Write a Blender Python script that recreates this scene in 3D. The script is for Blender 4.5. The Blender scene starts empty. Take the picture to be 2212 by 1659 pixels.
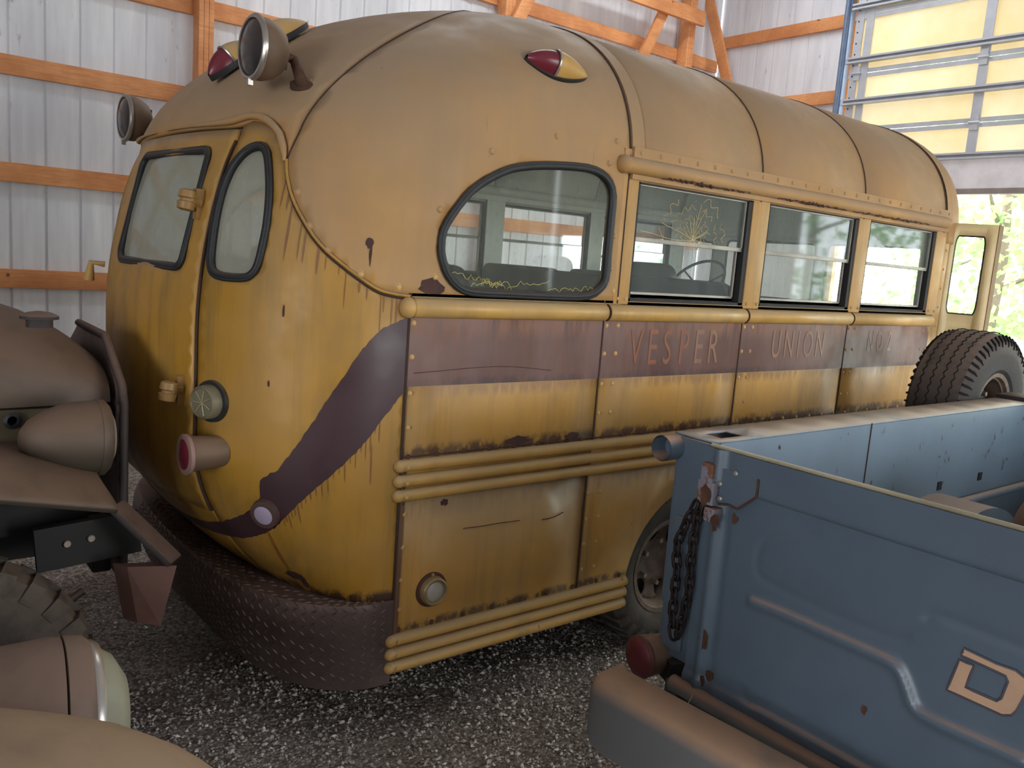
import bpy, bmesh, math, random
from mathutils import Vector, Matrix
from mathutils.geometry import delaunay_2d_cdt
PI = math.pi
sc = bpy.context.scene
COL = sc.collection
random.seed(7)

# ---------------------------------------------------------------- camera
FPX = 1804.76
CAMP = Vector((3.45, -1.47, 1.74))
YAW, PITCH, ROLL = 0.89206244, 0.14922659, 0.07469778
_f = Vector((-math.sin(YAW)*math.cos(PITCH), math.cos(YAW)*math.cos(PITCH), -math.sin(PITCH)))
_r = _f.cross(Vector((0, 0, 1))).normalized(); _u = _r.cross(_f)
_r2 = math.cos(ROLL)*_r + math.sin(ROLL)*_u; _u2 = -math.sin(ROLL)*_r + math.cos(ROLL)*_u
cam = bpy.data.cameras.new('camera'); camo = bpy.data.objects.new('camera', cam); COL.objects.link(camo)
M = Matrix((_r2, _u2, -_f)).transposed().to_4x4(); M.translation = CAMP
camo.matrix_world = M
cam.sensor_width = 36; cam.lens = FPX/2212*36; cam.clip_start = 0.02; cam.clip_end = 300
sc.camera = camo
def ray(u, v): return _r2*((u-1106)/FPX) - _u2*((v-829.5)/FPX) + _f
def onx(u, v, x): d = ray(u, v); return CAMP + d*((x-CAMP.x)/d.x)
def ony(u, v, y): d = ray(u, v); return CAMP + d*((y-CAMP.y)/d.y)
def onz(u, v, z): d = ray(u, v); return CAMP + d*((z-CAMP.z)/d.z)
def ond(u, v, Z): return CAMP + ray(u, v)*Z

# ---------------------------------------------------------------- light
XW, YW = -3.55, 7.05          # long wall, end wall
XE, YB = 8.5, -8.0            # far side wall, wall behind the viewer
w = bpy.data.worlds.new('daylight'); sc.world = w; w.use_nodes = True
bg = w.node_tree.nodes['Background']; bg.inputs[0].default_value = (0.93, 0.97, 1.0, 1); bg.inputs[1].default_value = 8.0
sc.view_settings.view_transform = 'Standard'; sc.view_settings.look = 'None'
sc.view_settings.exposure = 0.5; sc.view_settings.gamma = 1
sc.view_settings.use_curve_mapping = False
sc.cycles.diffuse_bounces = 7; sc.cycles.max_bounces = 14; sc.cycles.transparent_max_bounces = 16
def area(name, loc, rot, sx, sy, power=0, color=(1, 1, 1), portal=True):
    l = bpy.data.lights.new(name, 'AREA'); l.shape = 'RECTANGLE'; l.size = sx; l.size_y = sy
    l.energy = power; l.color = color
    if portal: l.cycles.is_portal = True
    o = bpy.data.objects.new(name, l); COL.objects.link(o); o.location = loc; o.rotation_euler = rot
    return o
DX0, DX1, DZ = -1.66, 4.2, 2.78     # front door opening
BX0, BX1, BZ = 3.6, 7.0, 3.0        # opening behind the viewer
SY0, SY1, SZ = 1.0, 5.0, 3.4       # side opening
area('portal_front', ((DX0+DX1)/2, YW+.1, DZ/2), (-PI/2, 0, 0), DX1-DX0, DZ)
area('portal_back', ((BX0+BX1)/2, YB-.1, BZ/2), (PI/2, 0, 0), BX1-BX0, BZ)
CX0, CX1, CY0, CY1 = -1.9, -1.35, 1.5, 6.5      # added unseen roof opening, lets daylight onto the upper surfaces
area('portal_roof', ((CX0+CX1)/2, (CY0+CY1)/2, 5.7), (0, 0, 0), CX1-CX0, CY1-CY0)
area('portal_side', (XE+.1, (SY0+SY1)/2, SZ/2), (0, PI/2, 0), SZ, SY1-SY0)

# ---------------------------------------------------------------- materials
def lin(c):
    return tuple(((x/255)/12.92 if x/255 <= .04045 else ((x/255+.055)/1.055)**2.4) for x in c)+(1,)
class N:
    def __init__(s, name):
        s.m = bpy.data.materials.new(name); s.m.use_nodes = True; s.t = s.m.node_tree
        s.b = s.t.nodes['Principled BSDF']; s.o = s.t.nodes['Material Output']
        s.tc = s.t.nodes.new('ShaderNodeTexCoord')
        s.geo = s.t.nodes.new('ShaderNodeNewGeometry')
    def new(s, ty, **k):
        n = s.t.nodes.new(ty)
        for a, b in k.items(): setattr(n, a, b)
        return n
    def link(s, a, b): s.t.links.new(a, b)
    def mapping(s, scale, src='Object'):
        mp = s.new('ShaderNodeMapping'); mp.inputs['Scale'].default_value = scale
        s.link(s.tc.outputs[src], mp.inputs[0]); return mp.outputs[0]
    def noise(s, scale=(1, 1, 1), sc=5, det=4, rough=.6, lo=.4, hi=.6, dist=0):
        n = s.new('ShaderNodeTexNoise'); n.inputs['Scale'].default_value = sc
        n.inputs['Detail'].default_value = det; n.inputs['Roughness'].default_value = rough
        n.inputs['Distortion'].default_value = dist
        s.link(s.mapping(scale), n.inputs['Vector'])
        return s.rng(n.outputs[0], lo, hi)
    def rng(s, o, lo, hi, a=0, b=1):
        r = s.new('ShaderNodeMapRange'); r.inputs[1].default_value = lo; r.inputs[2].default_value = hi
        r.inputs[3].default_value = a; r.inputs[4].default_value = b; r.clamp = True
        s.link(o, r.inputs[0]); return r.outputs[0]
    def math(s, op, a, b=None):
        n = s.new('ShaderNodeMath', operation=op)
        for i, x in enumerate((a, b)):
            if x is None: continue
            if isinstance(x, (int, float)): n.inputs[i].default_value = x
            else: s.link(x, n.inputs[i])
        return n.outputs[0]
    def mix(s, f, a, b):
        n = s.new('ShaderNodeMix', data_type='RGBA')
        if isinstance(f, (int, float)): n.inputs[0].default_value = f
        else: s.link(f, n.inputs[0])
        for i, x in ((6, a), (7, b)):
            if isinstance(x, tuple): n.inputs[i].default_value = x
            else: s.link(x, n.inputs[i])
        return n.outputs[2]
    def up(s, lo, hi):
        x = s.new('ShaderNodeSeparateXYZ'); s.link(s.geo.outputs['Normal'], x.inputs[0]); return s.rng(x.outputs[2], lo, hi)
    def pos(s):
        x = s.new('ShaderNodeSeparateXYZ'); s.link(s.geo.outputs['Position'], x.inputs[0]); return x.outputs
    def bump(s, h, strength=.3, dist=.01, prev=None):
        n = s.new('ShaderNodeBump'); n.inputs['Strength'].default_value = strength; n.inputs['Distance'].default_value = dist
        s.link(h, n.inputs['Height'])
        if prev is not None: s.link(prev, n.inputs['Normal'])
        s.link(n.outputs[0], s.b.inputs['Normal']); return n.outputs[0]
    def fin(s, col, rough=.6, metal=0, spec=.5):
        if isinstance(col, tuple): s.b.inputs['Base Color'].default_value = col
        else: s.link(col, s.b.inputs['Base Color'])
        if isinstance(rough, (int, float)): s.b.inputs['Roughness'].default_value = rough
        else: s.link(rough, s.b.inputs['Roughness'])
        s.b.inputs['Metallic'].default_value = metal
        s.b.inputs['Specular IOR Level'].default_value = spec
        return s.m
def plain(name, c, rough=.6, metal=0, var=.25, dust=None, dl=(.2, .9), bump=0, spec=.5, vs=6):
    n = N(name); c = lin(c)
    dk = tuple(x*(1-var) for x in c[:3])+(1,)
    col = n.mix(n.noise(sc=vs, lo=.35, hi=.65), dk, c)
    if dust is not None:
        f = n.math('MULTIPLY', n.up(*dl), n.noise(sc=9, det=6, lo=.2, hi=.5))
        col = n.mix(f, col, lin(dust))
    if bump: n.bump(n.noise(sc=60, det=5, lo=0, hi=1), bump, .004)
    return n.fin(col, rough, metal, spec)

DUST = (150, 122, 96)
def paint(name, base, dustc=(152, 122, 84), rust=(86, 52, 34), streak=(104, 82, 50), dust_lo=.05, side_dust=.3, gloss=.42, fade=None, st=.55, bands=(), broad=.35):
    """old enamel: broad fading, vertical grime runs, rust specks, dust where it can lie"""
    n = N(name)
    c = lin(base); c2 = tuple(x*.78 for x in c[:3])+(1,)
    col = n.mix(n.noise(sc=1.6, det=5, lo=.35, hi=.65), c2, c)
    col = n.mix(n.math('MULTIPLY', n.noise(scale=(1, 1, .06), sc=11, det=5, rough=.65, lo=.52, hi=.78), st), col, lin(streak))
    col = n.mix(n.math('MULTIPLY', n.noise(scale=(1, 1, .22), sc=4.5, det=6, rough=.6, lo=.5, hi=.68), broad), col, lin(streak))
    for z_, w_, drip, bc in bands:
        dz = n.math('SUBTRACT', z_, n.pos()[2]) if drip else n.math('ABSOLUTE', n.math('SUBTRACT', n.pos()[2], z_))
        g = n.rng(dz, 0, w_, 1, 0)
        if drip: g = n.math('MULTIPLY', g, n.rng(dz, -.002, 0, 0, 1))
        g = n.math('MULTIPLY', n.math('ADD', g, 0), n.noise(scale=(1, 1, .12 if drip else .7), sc=26 if drip else 18, det=6, rough=.7, lo=.36, hi=.56))
        col = n.mix(n.rng(g, .15, .65), col, lin(bc))
    if fade: col = n.mix(n.math('MULTIPLY', n.noise(scale=(1, 1, .25), sc=4, det=5, lo=.42, hi=.62), .7), col, lin(fade))
    f = n.math('MULTIPLY', n.up(dust_lo, .75), n.noise(sc=3, det=6, lo=-.1, hi=.5))
    col = n.mix(f, col, lin(dustc))
    col = n.mix(n.math('MULTIPLY', n.noise(sc=2.5, det=6, lo=.4, hi=.7), side_dust), col, lin(dustc))
    a = n.noise(scale=(1, 1, .55), sc=16, det=7, rough=.7, lo=.695, hi=.73)
    col = n.mix(a, col, lin(rust))
    b = n.noise(scale=(1, 1, .07), sc=24, det=4, lo=.70, hi=.80)
    col = n.mix(n.math('MULTIPLY', b, .6), col, lin((110, 62, 34)))
    n.bump(n.noise(sc=3, det=3, lo=0, hi=1), .12, .03)
    rg = n.rng(n.noise(sc=5, det=5, lo=.3, hi=.7), 0, 1, gloss-.08, gloss+.25)
    return n.fin(col, rg)
YEL = paint('school_bus_paint', (200, 150, 72), dustc=(164, 140, 104), side_dust=.5, streak=(104, 84, 56), bands=((1.28, .06, True, (150, 108, 58)), (1.045, .045, False, (84, 58, 44)), (.885, .11, True, (112, 66, 40)), (.885, .02, False, (80, 52, 40)), (.405, .03, False, (84, 62, 44))))
YELR = paint('rear_panel_paint', (182, 134, 46), side_dust=.25, st=.7, streak=(98, 82, 48), broad=.5, bands=((.53, .05, False, (70, 46, 34)),))
YELT = paint('roof_paint', (188, 140, 74), dust_lo=-.2, side_dust=.6, dustc=(156, 132, 106), st=.25, gloss=.58, streak=(126, 98, 66), broad=.25)
YELM = paint('moulding_paint', (208, 162, 84), side_dust=.45, dustc=(174, 148, 108), st=.2)
MAR = paint('maroon_band_paint', (96, 62, 54), dustc=(122, 96, 80), streak=(126, 82, 58), rust=(60, 38, 36), fade=(118, 88, 82), bands=((1.52, .10, True, (128, 84, 60)), (1.29, .03, False, (70, 48, 48))))
MARR = paint('maroon_sweep_paint', (66, 40, 45), dustc=(92, 66, 58), streak=(60, 38, 40), side_dust=.15, st=.2)
LINER = plain('bus_interior_paint', (232, 234, 220), .6, var=.06)
RUB = plain('rubber', (30, 31, 33), .55, var=.3, dust=(96, 84, 72), dl=(.3, 1.2))
SEAM = plain('seam_grime', (62, 40, 30), .8)
ALU = plain('sash_aluminium', (168, 162, 150), .45, .35, var=.3)
DARK = plain('dark_channel', (34, 32, 31), .7)
BLK = plain('black_seat_vinyl', (38, 40, 44), .45, var=.3)
RB = plain('bare_rust', (74, 44, 40), .8, var=.4, vs=30)
RUST = plain('rusty_steel', (92, 60, 42), .75, .1, var=.5, bump=.4, vs=14)
CHAINM = plain('chain_steel', (48, 38, 36), .6, .5, var=.4)
CHROME = plain('chrome', (190, 186, 180), .3, .8, var=.25)
PLATE = plain('bumper_plate', (84, 68, 62), .5, .25, var=.3, dust=(112, 90, 78), dl=(-.1, .8), bump=.25)
DRED = plain('dull_red_lens', (112, 34, 48), .3, var=.3)
WLENS = plain('clear_reflector', (178, 172, 160), .25, var=.15)
LIL = plain('lilac_reflector', (172, 156, 178), .35, var=.1)
LAMPB = plain('lamp_body', (112, 90, 70), .6, .1, var=.3, dust=(128, 104, 84), dl=(-.2, .8))
WOOD = None
def wood():
    n = N('spruce_timber')
    col = n.mix(n.noise(scale=(1, 1, 1), sc=2.2, det=4, lo=.35, hi=.65), lin((198, 128, 78)), lin((232, 164, 108)))
    col = n.mix(n.math('MULTIPLY', n.noise(scale=(9, .9, 9), sc=6, det=6, lo=.45, hi=.75), .5), col, lin((170, 98, 54)))
    col = n.mix(n.noise(sc=7, det=2, lo=.72, hi=.76), col, lin((120, 66, 40)))
    return n.fin(col, .65)
WOOD = wood()
def metal_wall():
    n = N('white_ribbed_steel')
    col = n.mix(n.noise(scale=(1, 1, .12), sc=5, det=5, lo=.35, hi=.7), lin((206, 208, 214)), lin((236, 237, 242)))
    col = n.mix(n.noise(scale=(1, 1, .3), sc=14, det=6, lo=.66, hi=.74), col, lin((160, 158, 158)))
    return n.fin(col, .42, .0, .5)
MW = metal_wall(); MWG = plain('shaded_rib_groove', (150, 148, 152), .5, var=.15)  # darker grey for the grooves: rib shade put into the colour
def gravel_mat():
    n = N('gravel')
    v = n.new('ShaderNodeTexVoronoi'); v.inputs['Scale'].default_value = 75
    n.link(n.mapping((1, 1, 1)), v.inputs['Vector'])
    big = n.noise(sc=1.3, det=4, lo=.35, hi=.65)
    c = n.mix(big, lin((84, 72, 62)), lin((132, 120, 108)))
    sp = n.rng(v.outputs['Color'], .1, .95)
    c = n.mix(n.math('MULTIPLY', sp, .75), c, lin((205, 198, 190)))
    d = n.rng(v.outputs['Distance'], .2, .55, 1, .0)
    c = n.mix(n.math('MULTIPLY', n.rng(v.outputs['Distance'], .45, .7), .6), c, lin((84, 72, 64)))
    n.bump(d, .6, .008)
    return n.fin(c, .9, 0, .2)
GRAV = gravel_mat()
def stone_mat():
    n = N('gravel_stone')
    v = n.new('ShaderNodeTexVoronoi'); v.inputs['Scale'].default_value = 45
    n.link(n.mapping((1, 1, 1)), v.inputs['Vector'])
    s = n.new('ShaderNodeSeparateColor'); n.link(v.outputs['Color'], s.inputs[0])
    c = n.mix(s.outputs[0], lin((110, 98, 90)), lin((214, 206, 198)))
    return n.fin(c, .7, 0, .4)
STONE = stone_mat()
def glass(name, tint, haze, hazec=(170, 176, 168), gloss=.12, vertical=True):
    n = N(name); t = n.t
    t.nodes.remove(n.b)
    tr = n.new('ShaderNodeBsdfTransparent'); tr.inputs[0].default_value = tint
    gl = n.new('ShaderNodeBsdfGlossy'); gl.inputs['Roughness'].default_value = .04; gl.inputs['Color'].default_value = (.9, .95, .97, 1)
    df = n.new('ShaderNodeBsdfDiffuse'); df.inputs[0].default_value = lin(hazec)
    tl = n.new('ShaderNodeBsdfTranslucent'); tl.inputs[0].default_value = lin(hazec)
    m0 = n.new('ShaderNodeMixShader'); m0.inputs[0].default_value = .5; n.link(df.outputs[0], m0.inputs[1]); n.link(tl.outputs[0], m0.inputs[2])
    m1 = n.new('ShaderNodeMixShader')
    f = n.noise(scale=(1, 1, .15), sc=16, det=6, rough=.7, lo=.25, hi=.85)
    f2 = n.noise(sc=60, det=3, lo=.62, hi=.7)
    ff = n.math('ADD', n.math('MULTIPLY', f, haze[1]), haze[0]); ff = n.math('ADD', ff, n.math('MULTIPLY', f2, .15))
    n.link(ff, m1.inputs[0]); n.link(tr.outputs[0], m1.inputs[1]); n.link(m0.outputs[0], m1.inputs[2])
    fr = n.new('ShaderNodeFresnel'); fr.inputs[0].default_value = 1.45
    m2 = n.new('ShaderNodeMixShader'); n.link(n.math('MULTIPLY', fr.outputs[0], gloss*8), m2.inputs[0]); n.link(m1.outputs[0], m2.inputs[1]); n.link(gl.outputs[0], m2.inputs[2])
    n.link(m2.outputs[0], n.o.inputs[0]); return n.m
GSIDE = glass('bus_window_glass', (.93, .98, .96, 1), (.12, .20), (186, 198, 188), gloss=.09)
GREAR = glass('dusty_rear_glass', (.8, .85, .82, 1), (.76, .14), (196, 194, 178), gloss=.08)
GD = glass('quarter_window_glass', (.94, .97, .95, 1), (.12, .18), (192, 196, 180), gloss=.08)
def tpaint(name, base, dustc, dl, rust=.72, gloss=.35, dustamt=1.0):
    n = N(name); c = lin(base)
    col = n.mix(n.noise(sc=3, det=4, lo=.3, hi=.7), tuple(x*.85 for x in c[:3])+(1,), c)
    f = n.math('MULTIPLY', n.math('MULTIPLY', n.up(*dl), n.noise(sc=6, det=6, lo=.1, hi=.5)), dustamt)
    col = n.mix(f, col, lin(dustc))
    col = n.mix(n.noise(scale=(1, 1, .6), sc=22, det=7, rough=.7, lo=rust, hi=rust+.03), col, lin((112, 74, 52)))
    n.bump(n.noise(sc=3.2, det=2, lo=0, hi=1), .1, .03)
    return n.fin(col, gloss)
BLUE = tpaint('faded_blue_paint', (88, 102, 116), (168, 134, 112), (.34, .75), gloss=.36)
BLUEIN = tpaint('bed_inside_paint', (116, 136, 152), (178, 158, 140), (.2, .9), rust=.68, gloss=.5)
OLIVE = tpaint('dusty_olive_paint', (66, 58, 46), (104, 82, 66), (-.35, .55), gloss=.6, rust=.8)
TAN = tpaint('dusty_tan_panel', (128, 106, 86), (156, 132, 106), (-.2, .8), gloss=.65, rust=.85)
DGREY = plain('dusty_dark_metal', (52, 44, 42), .7, .1, var=.4, dust=(110, 88, 76), dl=(.1, .9))
def fibre():
    n = N('yellowed_fibreglass')
    col = n.mix(n.noise(sc=1.1, det=5, lo=.4, hi=.62), lin((226, 202, 154)), lin((234, 218, 184)))
    n.fin(col, .6); tl = n.new('ShaderNodeBsdfTranslucent'); n.link(col, tl.inputs[0])
    ms = n.new('ShaderNodeMixShader'); ms.inputs[0].default_value = .13
    n.link(n.b.outputs[0], ms.inputs[1]); n.link(tl.outputs[0], ms.inputs[2]); n.link(ms.outputs[0], n.o.inputs[0]); return n.m
CREAM = fibre()
GALV = plain('galvanised_steel', (196, 200, 208), .4, .2, var=.15)
TYRE = plain('tyre_rubber', (48, 45, 44), .75, var=.25, dust=(122, 104, 92), dl=(.0, 1.0), bump=.3)
TYREG = plain('tyre_rubber_dusty', (58, 52, 46), .8, var=.5, dust=(100, 84, 70), dl=(-.2, .9), bump=.3, vs=18)

# ---------------------------------------------------------------- mesh helpers
def setp(o, label=None, cat=None, group=None, kind=None):
    for k, v in (('label', label), ('category', cat), ('group', group), ('kind', kind)):
        if v: o[k] = v
    return o
def thing(name, label, cat, loc=(0, 0, 0), group=None):
    o = bpy.data.objects.new(name, None); COL.objects.link(o); o.location = loc; o.empty_display_size = .1
    return setp(o, label, cat, group)
def link(name, me, mats, parent=None, smooth=35, label=None):
    o = bpy.data.objects.new(name, me); COL.objects.link(o)
    if not isinstance(mats, (list, tuple)): mats = [mats]
    for m in mats: me.materials.append(m)
    if smooth:
        for p in me.polygons: p.use_smooth = True
        me.set_sharp_from_angle(angle=math.radians(smooth))
    if parent is not None:
        o.parent = parent
        w_ = Matrix.Identity(4); q = parent
        while q is not None: w_ = Matrix.Translation(q.location) @ w_; q = q.parent
        me.transform(w_.inverted())
    if label: o['label'] = label
    return o
COLLECT = False; RV = []
class MB:
    """collects shapes (world coordinates) of ONE part"""
    def __init__(s): s.v = []; s.f = []; s.mi = []
    def add(s, v, f, mi=0):
        b = len(s.v); s.v += [tuple(x) for x in v]; s.f += [tuple(i+b for i in q) for q in f]; s.mi += [mi]*len(f); return s
    def box(s, c0, c1, mi=0, mat=None):
        (a, b, c), (d, e, f) = c0, c1
        v = [Vector(p) for p in ((a, b, c), (d, b, c), (d, e, c), (a, e, c), (a, b, f), (d, b, f), (d, e, f), (a, e, f))]
        if mat is not None: v = [mat @ p for p in v]
        return s.add(v, [(0, 3, 2, 1), (4, 5, 6, 7), (0, 1, 5, 4), (1, 2, 6, 5), (2, 3, 7, 6), (3, 0, 4, 7)], mi)
    def bar(s, p, q, w, h, up=(0, 0, 1), mi=0):
        p, q = Vector(p), Vector(q); d = (q-p); L = d.length; d.normalize()
        x = d.cross(Vector(up)).normalized(); z = x.cross(d)
        m = Matrix((x, d, z)).transposed().to_4x4(); m.translation = p
        return s.box((-w/2, 0, -h/2), (w/2, L, h/2), mi, m)
    def tube(s, pts, r, n=10, closed=False, mi=0, caps=True):
        pts = [Vector(p) for p in pts]; N_ = len(pts); rr = r if isinstance(r, (list, tuple)) else [r]*N_
        vs = []; prev = None
        for i, p in enumerate(pts):
            a = pts[(i-1) % N_] if (closed or i > 0) else p; b = pts[(i+1) % N_] if (closed or i < N_-1) else p
            d = (b-a).normalized()
            if prev is None:
                x = d.orthogonal().normalized()
            else:
                x = (prev - d*prev.dot(d));
                x = x.normalized() if x.length > 1e-6 else d.orthogonal().normalized()
            prev = x; y = d.cross(x)
            for k in range(n):
                a_ = 2*PI*k/n; vs.append(p + (x*math.cos(a_)+y*math.sin(a_))*rr[i])
        fs = []
        for i in range(N_ if closed else N_-1):
            j = (i+1) % N_
            for k in range(n): fs.append((i*n+k, i*n+(k+1) % n, j*n+(k+1) % n, j*n+k))
        if not closed and caps: fs.append(tuple(range(n-1, -1, -1))); fs.append(tuple((N_-1)*n+k for k in range(n)))
        return s.add(vs, fs, mi)
    def lathe(s, prof, o, ax, n=32, mi=0, sx=1, up=None, caps=True):
        """prof: (distance along axis, radius)"""
        o = Vector(o); ax = Vector(ax).normalized()
        x = (Vector(up)-ax*ax.dot(Vector(up))).normalized() if up else ax.orthogonal().normalized(); y = ax.cross(x)
        vs = []; fs = []
        for (h, r) in prof:
            for k in range(n):
                a = 2*PI*k/n; vs.append(o+ax*h+(x*math.cos(a)+y*math.sin(a)*sx)*r)
        for i in range(len(prof)-1):
            for k in range(n): fs.append((i*n+k, i*n+(k+1) % n, (i+1)*n+(k+1) % n, (i+1)*n+k))
        if caps: fs.append(tuple(range(n-1, -1, -1))); fs.append(tuple((len(prof)-1)*n+k for k in range(n)))
        return s.add(vs, fs, mi)
    def ball(s, c, r, n=8, sc_=(1, 1, 1), mi=0):
        c = Vector(c); vs = []; fs = []
        m = max(4, n//2)
        for i in range(1, m):
            a = PI*i/m
            for k in range(n): b = 2*PI*k/n; vs.append(c+Vector((math.sin(a)*math.cos(b)*sc_[0], math.sin(a)*math.sin(b)*sc_[1], math.cos(a)*sc_[2]))*r)
        vs += [c+Vector((0, 0, r*sc_[2])), c-Vector((0, 0, r*sc_[2]))]
        for i in range(m-2):
            for k in range(n): fs.append((i*n+k, (i+1)*n+k, (i+1)*n+(k+1) % n, i*n+(k+1) % n))
        t = (m-1)*n
        for k in range(n): fs.append((k, (k+1) % n, t)); fs.append(((m-2)*n+(k+1) % n, (m-2)*n+k, t+1))
        return s.add(vs, fs, mi)
    def rivets(s, pts, nrm, r=.008):
        nrm = Vector(nrm)
        if COLLECT: RV.extend((Vector(p), Vector(nrm), r) for p in pts); return s
        for p in pts: s.lathe([(0, r*1.25), (r*.12, r*1.2), (r*.15, r), (r*.5, r*.8), (r*.68, r*.35)], p, nrm, 8)
        return s
    def grid(s, fn, us, vs_, mi=0, flip=False):
        v = [fn(a, b) for a in us for b in vs_]; nb = len(vs_); f = []
        for i in range(len(us)-1):
            for j in range(nb-1):
                q = (i*nb+j, (i+1)*nb+j, (i+1)*nb+j+1, i*nb+j+1); f.append(q[::-1] if flip else q)
        return s.add(v, f, mi)
    def prism(s, poly, fn, d0, d1, mi=0):
        """poly (2D) extruded between depths d0 and d1: fn(a, b, depth) -> point"""
        n = len(poly); v = [fn(a, b, d0) for a, b in poly]+[fn(a, b, d1) for a, b in poly]
        f = [tuple(range(n-1, -1, -1)), tuple(range(n, 2*n))]+[(i, (i+1) % n, n+(i+1) % n, n+i) for i in range(n)]
        return s.add(v, f, mi)
    def build(s, name, mats, parent=None, smooth=35, bevel=0, label=None, fix=True):
        me = bpy.data.meshes.new(name); me.from_pydata(s.v, [], s.f); me.polygons.foreach_set('material_index', s.mi)
        if fix or bevel:
            b = bmesh.new(); b.from_mesh(me)
            bmesh.ops.recalc_face_normals(b, faces=b.faces)
            if bevel:
                ed = [e for e in b.edges if len(e.link_faces) == 2 and e.calc_face_angle(0) > .7]
                bmesh.ops.bevel(b, geom=ed, offset=bevel, segments=2, affect='EDGES', profile=.6)
            b.to_mesh(me); b.free()
        return link(name, me, mats, parent, smooth, label)
def inside(p, poly):
    x, y = p; c = False; j = len(poly)-1
    for i in range(len(poly)):
        a, b = poly[i], poly[j]
        if (a[1] > y) != (b[1] > y) and x < (b[0]-a[0])*(y-a[1])/(b[1]-a[1])+a[0]: c = not c
        j = i
    return c
def dens(poly, step, closed=True):
    out = []; n = len(poly)
    for i in range(n if closed else n-1):
        a, b = poly[i], poly[(i+1) % n]; L = math.hypot(b[0]-a[0], b[1]-a[1]); k = max(1, int(math.ceil(L/step)))
        for j in range(k): out.append((a[0]+(b[0]-a[0])*j/k, a[1]+(b[1]-a[1])*j/k))
    if not closed: out.append(poly[-1])
    return out
def dseg(p, poly):
    best = 1e9
    for i in range(len(poly)):
        a, b = poly[i], poly[(i+1) % len(poly)]
        dx, dy = b[0]-a[0], b[1]-a[1]; L = dx*dx+dy*dy
        t = 0 if L == 0 else max(0, min(1, ((p[0]-a[0])*dx+(p[1]-a[1])*dy)/L))
        best = min(best, math.hypot(p[0]-a[0]-dx*t, p[1]-a[1]-dy*t))
    return best
def sheet(name, outer, holes, fn, step, mats, parent=None, thick=0, smooth=40, flip=False, label=None):
    """a sheet cut out in 2D (with true holes) and laid on the surface fn(a, b)"""
    outer = dens(outer, step); holes = [dens(h, step) for h in holes]
    vs = []; es = []
    for lp in [outer]+holes:
        b = len(vs); vs += lp; es += [(b+i, b+(i+1) % len(lp)) for i in range(len(lp))]
    xs = [p[0] for p in outer]; ys = [p[1] for p in outer]
    nx = int((max(xs)-min(xs))/step)+1; ny = int((max(ys)-min(ys))/step)+1
    for i in range(nx+1):
        for j in range(ny+1):
            p = (min(xs)+(i+.5*(j % 2))*step, min(ys)+j*step)
            if inside(p, outer) and not any(inside(p, h) for h in holes) and min(dseg(p, l) for l in [outer]+holes) > step*.45: vs.append(p)
    r = delaunay_2d_cdt([Vector(p) for p in vs], es, [], 0, 1e-5)
    V, F = r[0], r[2]; keep = []
    for f in F:
        c = (sum(V[i].x for i in f)/len(f), sum(V[i].y for i in f)/len(f))
        if inside(c, outer) and not any(inside(c, h) for h in holes): keep.append(tuple(reversed(f)) if flip else tuple(f))
    me = bpy.data.meshes.new(name); me.from_pydata([tuple(fn(p.x, p.y)) for p in V], [], keep)
    o = link(name, me, mats, parent, smooth, label)
    if parent is not None and parent.name == 'school_bus':
        s_ = 0
        for p in list(me.polygons)[::7]:
            r_ = p.center-Vector((0, 1.6 if p.center.y > 1.6 else max(p.center.y, .9), 1.3)); s_ += p.normal.dot(r_.normalized())*p.area
        if s_ < 0: me.flip_normals()
    if thick:
        m = o.modifiers.new('thickness', 'SOLIDIFY'); m.thickness = thick; m.offset = -1
        if isinstance(mats, (list, tuple)) and len(mats) > 1: m.material_offset = 1; m.material_offset_rim = 0
    return o
def rrect(x0, y0, x1, y1, r, n=6):
    out = []
    rs = r if isinstance(r, (list, tuple)) else [r]*4
    for (cx, cy, a0, q) in ((x1-rs[0], y1-rs[0], 0, rs[0]), (x0+rs[1], y1-rs[1], 90, rs[1]), (x0+rs[2], y0+rs[2], 180, rs[2]), (x1-rs[3], y0+rs[3], 270, rs[3])):
        for i in range(n+1):
            a = math.radians(a0+90*i/n); out.append((cx+q*math.cos(a), cy+q*math.sin(a)))
    return out
def cr(pts, n=6, closed=True):
    """Catmull-Rom through 2D or 3D points"""
    out = []; N_ = len(pts)
    rg = range(N_) if closed else range(N_-1)
    for i in rg:
        P = [Vector(pts[j % N_] if closed else pts[min(max(j, 0), N_-1)]) for j in (i-1, i, i+1, i+2)]
        for k in range(n):
            t = k/n
            out.append(tuple(.5*((2*P[1])+(-P[0]+P[2])*t+(2*P[0]-5*P[1]+4*P[2]-P[3])*t*t+(-P[0]+3*P[1]-3*P[2]+P[3])*t**3)))
    if not closed: out.append(tuple(pts[-1]))
    return out
def shrink(poly, d):
    n = len(poly); out = []
    A = sum(poly[i][0]*poly[(i+1) % n][1]-poly[(i+1) % n][0]*poly[i][1] for i in range(n)); s = 1 if A > 0 else -1
    for i in range(n):
        a, b = Vector(poly[i-1]), Vector(poly[(i+1) % n]); t = (b-a).normalized(); nn = Vector((-t.y, t.x))*s
        out.append((poly[i][0]+nn.x*d, poly[i][1]+nn.y*d))
    return out

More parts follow.
